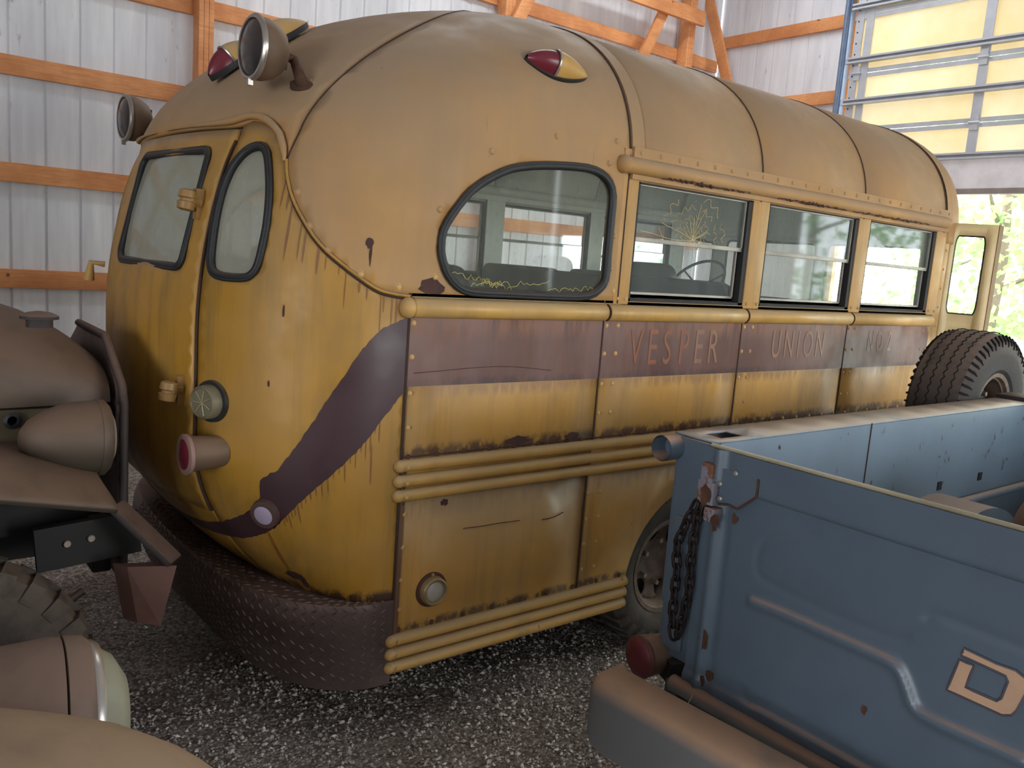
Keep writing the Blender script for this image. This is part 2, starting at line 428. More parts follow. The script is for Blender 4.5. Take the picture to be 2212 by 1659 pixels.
# ---------------------------------------------------------------- barn
def struct(name, mb, mats, smooth=30, bevel=0):
    o = mb.build(name, mats, None, smooth, bevel); o['kind'] = 'structure'; return o
def rib_profile(u, pitch=.2286):
    a = (u/pitch) % 1*pitch
    if a < .010: return .034*a/.010
    if a < .032: return .034
    if a < .042: return .034*(.042-a)/.010
    for c in (.095, .175):
        if abs(a-c) < .012: return .010*(1-abs(a-c)/.012)
    return 0
def rib_us(a, b, pitch=.2286):
    us = []; k0 = int(math.floor(a/pitch))
    for k in range(k0, int(b/pitch)+2):
        for q in (0, .010, .032, .042, .083, .095, .107, .163, .175, .187): us.append(k*pitch+q)
    return [a]+[u for u in us if a < u < b]+[b]
H = 5.6
r0 = onx(21, 660, XW).y % .2286 - .02
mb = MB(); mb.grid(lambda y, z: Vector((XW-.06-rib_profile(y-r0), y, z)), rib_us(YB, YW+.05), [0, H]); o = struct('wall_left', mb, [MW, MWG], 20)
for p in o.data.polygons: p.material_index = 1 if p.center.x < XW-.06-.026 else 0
r1 = ony(1612, 200, YW).x % .2286
def endwall(x, z): return Vector((x, YW+.06+rib_profile(x-r1), z))
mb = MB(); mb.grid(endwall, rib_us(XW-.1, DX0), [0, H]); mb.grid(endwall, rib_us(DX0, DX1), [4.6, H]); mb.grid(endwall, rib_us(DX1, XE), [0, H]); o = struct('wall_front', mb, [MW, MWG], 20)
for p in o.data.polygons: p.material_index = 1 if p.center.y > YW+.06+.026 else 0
mb = MB(); mb.box((XW-.1, YB-.1, 0), (BX0, YB, H)); mb.box((BX0, YB-.1, BZ), (BX1, YB, H)); mb.box((BX1, YB-.1, 0), (XE, YB, H)); struct('wall_back', mb, MW)
mb = MB(); mb.box((XE, YB, 0), (XE+.1, SY0, H)); mb.box((XE, SY0, SZ), (XE+.1, SY1, H)); mb.box((XE, SY1, 0), (XE+.1, YW, H)); struct('wall_right', mb, MW)
mb = MB()
for a, b, c, d in ((XW-.1, CX0, YB-.1, YW+.1), (CX1, XE+.1, YB-.1, YW+.1), (CX0, CX1, YB-.1, CY0), (CX0, CX1, CY1, YW+.1)): mb.box((a, c, H), (b, d, H+.05))
struct('ceiling', mb, MW)
def gh(x, y):
    s = math.sin
    return .012*s(x*2.1+1.3)*s(y*1.7+.4)+.008*s(x*5.3+y*3.1)+.005*s(x*11+2*s(y*7))+.004*s(y*13-x*4)
mb = MB()
ax = [-9, -5]+[XW-.1+i*.09 for i in range(0, 135)]+[12, 20]; ay = [-10, YB-.1]+[-4+i*.09 for i in range(0, 125)]+[8, 12, 25, 40]
mb.grid(lambda x, y: Vector((x, y, gh(x, y) if -3.6 < x < 8 and -4 < y < 7 else 0)), ax, ay)
struct('floor', mb, GRAV, 180)
TR = [0]
def trim(mb, bevel=.004):
    TR[0] += 1; return struct('trim_%d' % TR[0], mb, WOOD, 30, bevel)
def wx(u, v, x=XW+.0): return onx(u, v, x)
YP = [onx(438, 100, XW+.06).y, onx(1093, 10, XW+.06).y]
YP = [YP[0]-3*(YP[1]-YP[0]), YP[0]-2*(YP[1]-YP[0]), YP[0]-(YP[1]-YP[0])]+YP
for k, y in enumerate(YP):   # wall posts
    mb = MB()
    for i in range(3): mb.box((XW, y-.057+i*.039, 0), (XW+.14, y-.057+i*.039+.037, H))
    trim(mb, .003)
gz = [wx(200, v, XW).z for v in (608, 390, 170)]+[wx(562, 46, XW).z]
pitch = gz[1]-gz[0]
gz = [gz[0]-2*pitch, gz[0]-pitch]+gz+[gz[3]+pitch]
for z in gz:
    mb = MB(); mb.box((XW-.045, YB, z-.067), (XW-.005, YW, z+.067)); trim(mb)
# corner post, end wall girts, braces, header
cp = onx(1487, 90, XW+.1)
mb = MB()
for i in range(3): mb.box((XW, cp.y-.06+i*.04, 0), (XW+.14, cp.y-.06+i*.04+.038, H))
trim(mb)
for (p, q) in (((1569, 92), None), ((1700, 220), None), ((1700, 352), None)):
    z = ony(p[0], p[1], YW).z
    mb = MB(); mb.box((XW, YW+.005, z-.067), (DX0-.02, YW+.045, z+.067)); trim(mb)
def brace(p, q, w=.13, t=.04, up=(1, 0, 0)):
    mb = MB(); mb.bar(p, q, w, t, up); trim(mb)
xb = XW+.2
brace(onx(1150, -20, xb), onx(1085, 110, xb)); brace(onx(1448, -5, xb), onx(1375, 150, xb))
brace(ony(1528, -20, YW-.25), ony(1580, 220, YW-.25), up=(0, 1, 0))
a = onx(1390, -6, xb+.08); b = onx(1510, 26, xb+.08)
mb = MB(); mb.bar((xb+.08, a.y-1.2, a.z), (xb+.08, b.y+.1, a.z), .16, .05, (1, 0, 0)); trim(mb)
# overhead door, raised part way
YD = YW-.12
door = bpy.data.objects.new('door_1', None); COL.objects.link(door); door['kind'] = 'structure'; door.location = (DX0, YD, 2.6)
jz = [ony(2100, 413, YD).z, ony(1887, 282, YD).z, ony(1880, 157, YD).z, ony(1880, 5, YD).z]
zs = [jz[0], jz[1], jz[2], jz[2]+(jz[2]-jz[1]), jz[2]+2*(jz[2]-jz[1])]
xl = DX0-.02; xr = DX1+.3
for i in range(4):
    z0, z1 = zs[i]+.004, zs[i+1]-.004
    mb = MB(); mb.add([(xl, YD, z0), (xr, YD, z0), (xr, YD, z1), (xl, YD, z1)], [(0, 1, 2, 3)])
    mb.build('door_section', CREAM, door, 0)
    mb = MB(); mb.box((xl, YD-.02, z0-.002), (xr, YD-.01, z0+.04)); mb.box((xl, YD-.02, z1-.04), (xr, YD-.01, z1+.002)); mb.build('section_rail', GALV, door, 30)
for u, v in ((1846, 131), (1834, 221), (1887, 345), (1890, 8)):
    z = ony(u, v, YD-.05).z if v != 345 else ony(2060, 338, YD-.05).z
    mb = MB(); mb.box((xl-.02, YD-.075, z-.03), (xr, YD-.02, z-.024)); mb.box((xl-.02, YD-.075, z+.024), (xr, YD-.02, z+.03)); mb.box((xl-.02, YD-.03, z-.03), (xr, YD-.02, z+.03)); mb.box((xl-.02, YD-.078, z-.03), (xr, YD-.07, z-.012)); mb.box((xl-.02, YD-.078, z+.012), (xr, YD-.07, z+.03))
    mb.build('door_strut', GALV, door, 30)
sx0 = ony(2110, 250, YD).x
for x in (xl+.06, xl+.17, sx0, sx0+1.35, sx0+2.7):
    w_ = .04 if x < sx0 else .045
    mb = MB(); mb.box((x-w_, YD-.026, zs[0]), (x+w_, YD-.013, zs[-1]))
    if x == xl+.06:
        for k in range(24): mb.lathe([(0, .008), (.003, .008)], (x-.015, YD-.026, zs[0]+.1+k*.11), (0, -1, 0), 8, 1)
    mb.build('door_stile', [GALV, DARK], door, 30)
for x in (xl+.1, sx0, sx0+1.35):
    for z in zs[1:3]:
        mb = MB(); mb.box((x-.035, YD-.04, z-.07), (x+.035, YD-.027, z+.07)); mb.tube([(x-.05, YD-.045, z), (x+.05, YD-.045, z)], .012, 8)
        mb.build('door_hinge', GALV, door, 30)
mb = MB(); mb.box((xl, YD-.045, zs[0]-.03), (xr, YD+.04, zs[0]+.02)); mb.build('bottom_seal', plain('door_bottom_rail', (150, 138, 134), .6), door, 30)
mb = MB(); mb.box((xl+.2, YD-.035, zs[0]+.02), (xr, YD-.022, ony(2060, 340, YD).z-.03)); mb.build('bottom_panel_film', plain('dusty_bottom_panel', (232, 230, 236), .5, var=.15), door, 30)
tr_ = MB(); xt = xl-.06
tr_.box((xt-.03, YD-.09, 0), (xt-.022, YD+.1, 5.3)); tr_.tube([(xt-.01, YD-.08, 0), (xt-.01, YD-.08, 4.7), (xt-.01, YD-.14, 5.0), (xt-.01, YD-.4, 5.3)], .022, 8)
tr_.box((xt+.005, YD-.06, 0), (xt+.025, YD-.04, 5.2)); tr_.build('door_track', plain('track_steel', (120, 140, 170), .4, .4), door, 30)
mb = MB(); mb.box((DX0-.14, YW, 0), (DX0, YW+.05, H)); mb.box((DX0, YW-.03, zs[-1]-.05), (DX1, YW+.05, H)); trim(mb)

# ---------------------------------------------------------------- outdoors
def leafmat(name, a, b):
    n = N(name); i = n.new('ShaderNodeObjectInfo')
    col = n.mix(n.noise(sc=1.2, det=3, lo=.3, hi=.7), lin(a), lin(b))
    n.fin(col, .6)
    tl = n.new('ShaderNodeBsdfTranslucent'); n.link(col, tl.inputs[0])
    ms = n.new('ShaderNodeMixShader'); ms.inputs[0].default_value = .5
    n.link(n.b.outputs[0], ms.inputs[1]); n.link(tl.outputs[0], ms.inputs[2]); n.link(ms.outputs[0], n.o.inputs[0])
    return n.m
LEAF = leafmat('spring_leaves', (112, 172, 84), (160, 206, 128)); BARK = plain('bark', (110, 96, 84), .9)
gm = MB(); gm.box((-30, YW+.15, -.3), (40, 60, -.06)); g = gm.build('trim_%d' % 90, plain('meadow', (190, 200, 160), .9)); g['kind'] = 'structure'; g.name = 'floor_outside'
tl_ = ['slender green tree left of the barn doorway', 'tall leafy tree seen through the bus door glass', 'leafy tree outside just right of the bus front', 'pale green tree in the middle of the bright doorway', 'green tree outside at the right edge of the doorway', 'far tree in the gap behind the bus windows', 'bushy tree low behind the doorway', 'bushy green tree outside farthest right']
for k, (x, y, h, rr) in enumerate(((-4, 17, 7, 1.7), (-0.2, 14, 8, 1.7), (3.4, 16.5, 8, 1.7), (7.2, 16.5, 8, 1.8), (11.5, 19, 9, 2.2), (-8.5, 24, 9, 2.5), (1.0, 24, 10, 2.6), (7, 26, 10, 2.8))):
    t = thing('leafy_tree', tl_[k], 'tree', (x, y, -.06), 'trees outside the barn')
    rnd = random.Random(k); m = MB(); m.tube([(x, y, -.06), (x+.1, y, h*.35), (x-.1, y+.1, h*.8)], [.16, .12, .04], 8)
    for i in range(7):
        z = h*(.25+.09*i); an = i*2.4; m.tube([(x, y, z), (x+math.cos(an)*rr*.4, y+math.sin(an)*rr*.4, z+.4), (x+math.cos(an)*rr*.8, y+math.sin(an)*rr*.8, z+1)], [.06, .04, .015], 5)
    m.build('trunk', BARK, t)
    m = MB()
    for i in range(2600):
        u = rnd.random()*2*PI; q = rnd.random()**.5*rr; z = h*(.12+.88*rnd.random()); q *= (1-.5*abs(z/h-.5)); 
        cx_ = x+math.cos(u)*q; cy_ = y+math.sin(u)*q
        if math.sin(cx_*3.1+k)+math.sin(z*2.7+k)+math.sin(cy_*2.9) < -.5: continue
        s_ = .07+.08*rnd.random(); A = Vector((rnd.uniform(-1, 1), rnd.uniform(-1, 1), rnd.uniform(-1, 1))).normalized(); B = A.orthogonal().normalized()
        c = Vector((cx_, cy_, z)); m.add([c-A*s_, c+B*s_*.6, c+A*s_, c-B*s_*.6], [(0, 1, 2, 3)])
    m.build('foliage', LEAF, t, 0, fix=False)

# ---------------------------------------------------------------- school bus
COLLECT = True
BUS = thing('school_bus', 'old yellow school bus with a maroon band and rounded rear, standing on the gravel', 'bus', (0, 0, 0))
W = 1.05
def kz(v):
    if v <= 0: return 1.0, 2.08+v
    ph = min(v/1.13, 1)*PI/2; c, s = max(math.cos(ph), 0), math.sin(ph)
    r = (c**2.4+s**2.4)**(-1/2.4); return r*c, 2.08+.72*r*s
def sstep(a, b, x): x = min(max((x-a)/(b-a), 0), 1); return x*x*(3-2*x)
def body0(t, v):
    k, z = kz(v)
    if z <= 2.08: yc = min(-.64+(.14*((z-1.4)/.68)**2 if z > 1.4 else 0)+(.33*((1.05-z)/.55)**2 if z < 1.05 else 0), -.28)
    else: yc = .93-1.43*max(0, 1-((z-2.08)/.72)**1.75)**(1/1.75)
    y1 = .93*sstep(1.95, 2.72, z)
    if t < 0: return Vector((W*k, y1-t*(.98-y1), z))
    if t > PI: return Vector((-W*k, y1+(t-PI)*(.98-y1), z))
    c, s = math.cos(t), math.sin(t); m = 2.3; r = (abs(c)**m+abs(s)**m)**(-1/m)
    return Vector((W*k*r*c, y1-(y1-yc)*r*s, z))
def nrm(t, v):
    e = .004; v = min(v, 1.1)
    a = body0(t+e, v)-body0(t-e, v); b = body0(t, v+e)-body0(t, v-e); n = b.cross(a)
    return n.normalized() if n.length > 1e-9 else Vector((0, 0, 1))
def body(t, v, o=0):
    p = body0(t, v)
    return p+nrm(t, v)*o if o else p
assert nrm(1.5, -1).y < 0
def mir(l): return [(PI-t, v) for t, v in l]
lowseam = cr([(0, -.49), (.10, -.484), (.198, -.468), (.343, -.410), (.48, -.338), (.593, -.240), (.654, -.164), (.696, -.084)], 4, False)
visr = [(.696, -.084), (.745, -.03), (.82, .02), (.93, .045), (1.03, .03), (1.3, .03)]
visr = cr(visr, 4, False)
capseam = cr([(.696, -.084), (.706, .039), (.716, .147), (.73, .324), (.733, .467), (.735, .567), (.74, .8), (.74, 1.12)], 4, False)
DR, DL = .97, 1.80
BUSM = [YEL, LINER]
# rounded rear windows
RW = cr([(.963, -.19), (.950, -.12), (.922, -.068), (.885, -.040), (.84, -.034), (.80, -.050), (.765, -.088), (.738, -.14), (.718, -.20), (.706, -.27), (.704, -.33), (.714, -.42), (.74, -.462), (.79, -.478), (.90, -.476), (.942, -.44), (.955, -.36), (.962, -.27)], 3)
dwin = [(1.056+(a-1.056)*(1+.03*(b+.25)/.2), b) for a, b in rrect(1.056, -.466, 1.63, -.05, .05)]
DW = cr([(-.103, -.321), (-.109, -.261), (-.142, -.205), (-.19, -.144), (-.245, -.092), (-.296, -.055), (-.361, -.019), (-.456, .004), (-.589, .02), (-.739, .028), (-.829, .017), (-.892, -.014), (-.927, -.069), (-.93, -.162), (-.93, -.302), (-.928, -.397), (-.893, -.445), (-.827, -.475), (-.684, -.481), (-.419, -.48), (-.255, -.478), (-.188, -.459), (-.14, -.418), (-.114, -.371)], 2)
GW = .016
bot = [(0, -1.578), (DR, -1.578)]
out = [bot[0], bot[1], (DR, .03)] + [q for q in reversed(visr) if q[0] < DR-.03] + list(reversed(lowseam))[1:]
rear_lo = lambda t, v: body(t, v)
sheet('rear_quarter_panel', out, [shrink(RW, GW)], rear_lo, .035, [YELR, LINER], BUS, .025)
sheet('rear_quarter_panel', mir(out), [shrink(mir(RW), GW)], rear_lo, .035, [YELR, LINER], BUS, .025, flip=True)
sheet('rear_door', [(DR+.006, -1.285), (DL, -1.285), (DL, .012), (DR+.006, .012)], [shrink(dwin, GW)], lambda t, v: body(t, v, .012), .035, [YELR, LINER], BUS, .03)
sheet('rear_apron', [(DR, -1.578), (DL, -1.578), (DL, -1.29), (DR, -1.29)], [], rear_lo, .05, [YELR, LINER], BUS, .025)
cap = [(-1, -.49), (0, -.49)]+lowseam[1:]+capseam[1:]+[(-1, 1.12)]
sheet('rear_quarter_cap', cap, [shrink(DW, GW)], rear_lo, .04, [YELT, LINER], BUS, .025)
sheet('rear_quarter_cap', mir(cap), [shrink(mir(DW), GW)], rear_lo, .05, [YELT, LINER], BUS, .025, flip=True)
mid = [q for q in visr if q[0] < 1.2]+[(1.2, .03), (PI-1.2, .03)]+[(PI-a, b) for a, b in reversed(visr) if a < 1.2]
top = capseam[1:]+mir(list(reversed(capseam)))[:-1]
sheet('rear_roof_panel', mid[::-1]+top, [], rear_lo, .05, [YELT, LINER], BUS, .025, flip=False)
def bead(name, pts, r, mat, o=.002, closed=False, fn=body, parent=BUS, n=8):
    MB().tube([fn(a, b, o) for a, b in pts], r, n, closed).build(name, mat, parent, 60)
SB = MB()
SB.tube([body(a, b, .0005) for a, b in capseam], .003, 6); SB.tube([body(a, b, .0005) for a, b in mir(capseam)], .003, 6)
SB.tube([body(-1, v*.02-.49, .001) for v in range(0, 80)], .0035, 6); SB.tube([body(a, b-.010, .001) for a, b in lowseam], .004, 6)
SB.tube([body(DR+.002, v*.035-1.285, .006) for v in range(0, 37)], .005, 6); SB.tube([body(DR+.02*i, -1.287, .002) for i in range(0, 41)], .006, 6)
SB.build('panel_seam', SEAM, BUS)
bead('seam_bead', lowseam, .0055, YELR, .003); bead('seam_bead', mir(lowseam), .0055, YELR, .003)
# rain visor over the rear windows
vp = cr([(1.50, .034), (1.30, .036), (1.16, .036), (1.035, .04), (.943, .056), (.87, .045), (.80, .012), (.747, -.031), (.71, -.07), (.698, -.092)], 5, False)
m = MB(); nv = len(vp); m.tube([body(a, b, .010) for a, b in vp], [.002+.010*min(1, 3*i/nv)*(1 if i < nv*.8 else max(.3, (nv-i)/(nv*.2))) for i in range(nv)], 10); m.build('rain_visor', YELT, BUS, 60)
m = MB(); m.tube([body(PI-a, b, .010) for a, b in vp], [.002+.010*min(1, 3*i/nv)*(1 if i < nv*.8 else max(.3, (nv-i)/(nv*.2))) for i in range(nv)], 10); m.build('rain_visor', YELT, BUS, 60)
def window(loop, fn, o, gm_, name='window_pane', gr=.013, step=.05, gn='window_gasket', flip=False):
    g = sheet(name, shrink(loop, GW*.8), [], lambda a, b: fn(a, b, o-.006), step, gm_, BUS, 0, flip=flip)
    m = MB(); m.tube([fn(a, b, o+.002) for a, b in shrink(loop, .012)], gr, 10, True); m.tube([fn(a, b, o+.007) for a, b in shrink(loop, .002)], gr*.5, 8, True)
    m.build(gn, RUB, g, 60); return g
window(RW, body, 0, GREAR); window(mir(RW), body, -.008, GREAR, flip=True, gr=.006)
window(dwin, body, .012, GREAR)
qw = window(DW, body, 0, GD, 'quarter_window_pane', .015); window(mir(DW), body, 0, GD, 'quarter_window_pane', .015, flip=True)
# delamination creep along the lower edge of the quarter window
m = MB(); rnd = random.Random(3)
for (a0, b0, a1, b1, am) in ((-.17, -.40, -.45, -.455, .012), (-.25, -.445, -.62, -.425, .012), (-.62, -.455, -.90, -.43, .01), (-.30, -.43, -.40, -.44, .016)):
    m.tube([body(a0+(a1-a0)*i/24, b0+(b1-b0)*i/24+am*rnd.uniform(-1, 1), -.002) for i in range(25)], .0012, 4)
m.build('glass_crack', plain('old_laminate', (196, 184, 110), .6), qw, 0)
# maroon sweep
su = cr([(0, -.562), (.06, -.575), (.16, -.608), (.249, -.678), (.372, -.81), (.449, -.905), (.52, -.995), (.602, -1.085)], 5, False)+[(.65, -1.108), (.682, -1.128), (.695, -1.192)]+cr([(.695, -1.192), (.758, -1.243), (.82, -1.278), (.88, -1.301), (.97, -1.335), (1.108, -1.371), (1.35, -1.41), (1.8, -1.43)], 3, False)[1:]
sl = cr([(0, -.81), (.11, -.896), (.226, -.996), (.356, -1.085), (.49, -1.173), (.58, -1.235), (.647, -1.286), (.70, -1.315), (.765, -1.34), (.85, -1.37), (.965, -1.393), (1.12, -1.412), (1.35, -1.44), (1.8, -1.46)], 5, False)
sweep = su+sl[::-1]
rs = random.Random(5); sweep = [(a+rs.uniform(-.002, .002), b+rs.uniform(-.003, .003)) for a, b in dens(sweep, .025)]
sheet('maroon_sweep', sweep, [], lambda a, b: body(a, b, .0015), .03, MARR, BUS)
sheet('maroon_sweep', mir(sweep), [], lambda a, b: body(a, b, .0015), .05, MARR, BUS, flip=True)
# rust marks with a shape of their own
RR = plain('rust_run', (128, 70, 40), .8, var=.3, vs=30)
RBX = 0
def blots(name, pts, mat, o=.0016, seed=0, amp=.25):
    r_ = random.Random(seed)
    for (a, b, ra, rb_) in pts:
        n = 14; c = [(a+math.cos(2*PI*i/n)*ra*(1+r_.uniform(-amp, amp)), b+math.sin(2*PI*i/n)*rb_*(1+r_.uniform(-amp, amp))) for i in range(n)]
        MB().add([body(a_, b_, o) for a_, b_ in c]+[body(a, b, o)], [(i, (i+1) % n, n) for i in range(n)]).build(name, mat, BUS, 0)
blots('rust_patch', [(.695, -1.49, .05, .018), (.66, -1.505, .02, .025), (.245, -.325, .018, .018), (.235, -.36, .007, .035), (-.085, -.455, .05, .03), (.60, -.56, .005, .02), (.65, -.80, .005, .012)], RB, seed=2)
STN = paint('rust_stain', (140, 92, 44), dustc=(120, 84, 50), streak=(96, 56, 40), rust=(70, 40, 34))
rr_ = random.Random(11); pts_ = []
for i in range(16):
    q = lowseam[3+int(i*(len(lowseam)-5)/16)]; L = rr_.uniform(.02, .09); pts_.append((q[0]+rr_.uniform(-.01, .01), q[1]-L*.95, rr_.uniform(.002, .006), L))
for i in range(22):
    q = sl[6+i]; L = rr_.uniform(.01, .04); pts_.append((q[0], q[1]-L*.7, rr_.uniform(.0015, .004), L))
pts_ += [(.71, -1.41, .010, .10), (.17, -1.06, .004, .07)]
blots('rust_run', pts_, STN, seed=4, amp=.15, o=.0011)
m = MB()
for (a, b) in ((.613, -.184), (.535, -.286), (.439, -.359), (.278, -.427), (.071, -.462), (-.102, -.197), (-.233, .019), (-.492, .113), (-.898, .139), (-.868, .05), (-.949, -.224), (-.948, -.352), (-.099, -.422), (-.97, -.44)):
    for q in (a, PI-a): m.rivets([body(q, b)], nrm(q, b), .011)

# flat sides -------------------------------------------------------------
YS = [0.0, .911, 1.82, 2.745, 3.73]
WIN = [(1.045, 1.81), (1.936, 2.735), (2.85, 3.61)]
ZB, ZW = 1.60, 2.087
AC, AR = (1.62, .32), .435
def side(sgn):
    X = lambda d: sgn*(W+d)
    ax_ = (sgn, 0, 0)
    for i in range(4):
        y0, y1 = YS[i], YS[i+1]
        f = lambda y, z: Vector((X(0), y, z))
        sheet('side_panel', [(y0+.002, .905), (y1-.002, .905), (y1-.002, 1.60), (y0+.002, 1.60)], [], f, .3, [YEL, LINER], BUS, .02, flip=sgn < 0)
        yy1 = y1-.004 if i < 3 else y1-.05
        yb0 = y0+.006
        pl = [(yb0, 1.283), (yy1, 1.283), (yy1, 1.525), (yb0, 1.525)]
        if i == 3: pl = [(yb0, 1.283), (yy1-.04, 1.283), (yy1, 1.33), (yy1, 1.48), (yy1-.04, 1.525), (yb0, 1.525)]
        sheet('maroon_band', pl, [], lambda y, z: Vector((X(.0022), y, z)), .1, MAR, BUS, 0, flip=sgn < 0)
    # lower skirt with the wheel arch cut out
    arch = [(AC[0]+AR*math.cos(a), AC[1]+AR*math.sin(a)) for a in [PI-i*PI/28 for i in range(29)]]
    a0 = [(0.006, .24), (.893, .24), (.893, .90), (0.006, .90)]
    sheet('skirt_panel', a0, [], lambda y, z: Vector((X(0), y, z)), .3, [YEL, LINER], BUS, .02, flip=sgn < 0)
    a1 = [(.897, .24), (AC[0]-AR, .24)]+arch+[(AC[0]+AR, .24), (3.73, .24), (3.73, .90), (.897, .90)]
    sheet('skirt_panel', a1, [], lambda y, z: Vector((X(0), y, z)), .15, [YEL, LINER], BUS, .02, flip=sgn < 0)
    # beltline roll, drip rail, rub rails
    for i in range(4):
        m = MB(); y0, y1 = YS[i]+.008, YS[i+1]-(.003 if i < 3 else .08)
        m.lathe([(0, .030), (.004, .034), (y1-y0-.004, .034), (y1-y0, .030)], (X(.006), y0, 1.552), (0, 1, 0), 20)
        m.build('belt_roll', YELM, BUS, 45)
    MB().ball((X(.008), -.008, 1.552), .036, 16, (1, .8, 1)).build('belt_roll_end_cap', YELM, BUS, 60); MB().ball((X(.008), 3.65, 1.552), .034, 12).build('belt_roll_end_cap', YELM, BUS, 60)
    m = MB(); m.tube([(X(.008), .95, 2.137), (X(.008), 3.69, 2.137)], .033, 20); m.box((X(.0) if sgn > 0 else X(.012), .99, 2.085), (X(.012) if sgn > 0 else X(0), 3.7, 2.21)); m.build('drip_rail', YELT, BUS, 45)
    MB().ball((X(.012), .94, 2.137), .036, 16, (1, .8, 1)).build('drip_rail_end_cap', YELT, BUS, 60); MB().ball((X(.008), 3.69, 2.137), .033, 12).build('drip_rail_end_cap', YELT, BUS, 60)
    for z in (1.008, .954, .902):
        m = MB(); m.tube([(X(.004), .0, z), (X(.004), 3.72, z)], .0215, 16); m.ball((X(.006), -.004, z), .023, 12); m.build('rub_rail', YELM, BUS, 45)
    for z in (.372, .322, .272):
        m = MB(); m.tube([(X(.004), .0, z), (X(.004), AC[0]-AR-.01, z)], .0215, 16); m.ball((X(.006), -.004, z), .023, 12); m.lathe([(0, .0225), (.008, .0225)], (X(.004), AC[0]-AR-.012, z), (0, 1, 0), 16); m.build('skirt_rail', YELM, BUS, 45)
    m = MB()
    for y in YS[1:4]: m.tube([(X(.002), y, 1.02), (X(.002), y, 1.53)], .0032, 6); m.tube([(X(.006)+.0335*math.cos(a)*sgn, y+.002, 1.552+.0335*math.sin(a)) for a in [-1.3+i*.26 for i in range(11)]], .0035, 5)
    m.tube([(X(.0), .003, .24), (X(.0), .003, 1.6)], .006, 6); m.tube([(X(.001), .895, .39), (X(.001), .895, .89)], .0045, 6)
    m.tube([(X(.001), .0, .882), (X(.001), 3.73, .882)], .004, 6); m.tube([(X(.0), .006, 1.036), (X(.0), 3.7, 1.036)], .003, 6)
    m.build('panel_seam', SEAM, BUS)
    m = MB()
    for y in YS[1:4]:
        for z in (1.50, 1.385, 1.26, 1.14): m.rivets([(X(.0022), y+.02, z), (X(.0022), y+.085, z)], ax_, .008)
    for z in (1.50, 1.385, 1.26, 1.14): m.rivets([(X(.0022), .022, z)], ax_, .008)
    for z in (1.49, 1.38, 1.24): m.rivets([(X(.0022), 3.60, z), (X(.0022), 3.66, z)], ax_, .008)
    for z in (.80, .69, .58, .47): m.rivets([(X(0), .913, z), (X(0), .985, z)], ax_, .008)
    for z in (.83, .71, .59, .48): m.rivets([(X(0), .028, z)], ax_, .008)
    m = MB(); m.rivets([(X(0), .03+i*.117, 1.036) for i in range(32)], ax_, .0085); m.rivets([(X(0), .03+i*.14, .402) for i in range(9)], ax_, .0085)
    m.rivets([(X(.026), .018, z) for z in (1.006, .95, .90, .37, .32, .27)], ax_, .007); m.rivets([(X(0), .02, z) for z in (.98, .928, .87, .345, .297)], ax_, .006)
    m.rivets([(X(.02), AC[0]-AR-.03, z) for z in (.392, .37, .32, .27)], ax_, .008)
    m = MB(); m.rivets([(X(.012)-sgn*.0, 1.03+i*.116, 2.19) for i in range(24)], ax_, .009)
    for ya, yb in ((1.15, 1.75), (1.95, 2.55), (2.62, 3.45)):
        rp = random.Random(int(ya*100)); m = MB(); q_ = [(X(.024+.004*rp.random()), ya+(yb-ya)*i/40, 2.108+rp.uniform(-.006, .006)) for i in range(41)]
        m.tube(q_, [.002+.009*rp.random()**1.5*math.sin(PI*i/40) for i in range(41)], 6); m.build('peeled_paint', RB, BUS, 0)
    # window pillars
    pil = [(.955, 1.045)]+[(WIN[i][1], WIN[i+1][0]) for i in range(2)]+[(3.61, 3.73)]
    for k, (a, b) in enumerate(pil):
        m = MB(); x0, x1 = (X(-.05), X(.001)) if sgn > 0 else (X(.001), X(-.05))
        m.box((x0, a, 1.585), (x1, b, 2.10)); m.build('window_pillar', [YEL if sgn > 0 or True else LINER], BUS, 30, .006)
        m = MB(); m.rivets([(X(.002), a+.025, 1.61), (X(.002), b-.02, 1.61)], ax_, .007)
        m = MB(); xi0, xi1 = sorted((X(-.056), X(-.05))); m.box((xi0, a-.01, 1.58), (xi1, b+.01, 2.12)); m.build('inner_pillar_trim', LINER, BUS)
    m = MB(); x0, x1 = sorted((X(-.03), X(0))); m.box((x0, .95, 2.087), (x1, 3.73, 2.20)); m.build('window_header', YELT, BUS)
    x0, x1 = sorted((X(-.07), X(-.03))); m = MB(); m.box((x0, .3, 2.10), (x1, 3.73, 2.17)); m.tube([(X(-.07), .0, 2.16), (X(-.07), 3.7, 2.16)], .03, 12); m.build('inner_cornice', LINER, BUS)
    x0, x1 = sorted((X(-.05), X(0))); m = MB(); m.box((x0, 1.0, 1.58), (x1, 3.7, 1.60)); m.build('window_sill', YELM, BUS, 30, .003)
    x0, x1 = sorted((X(-.045), X(-.02))); m = MB(); m.box((x0, .02, .75), (x1, 3.7, 1.59)); m.build('inner_wall', LINER, BUS)
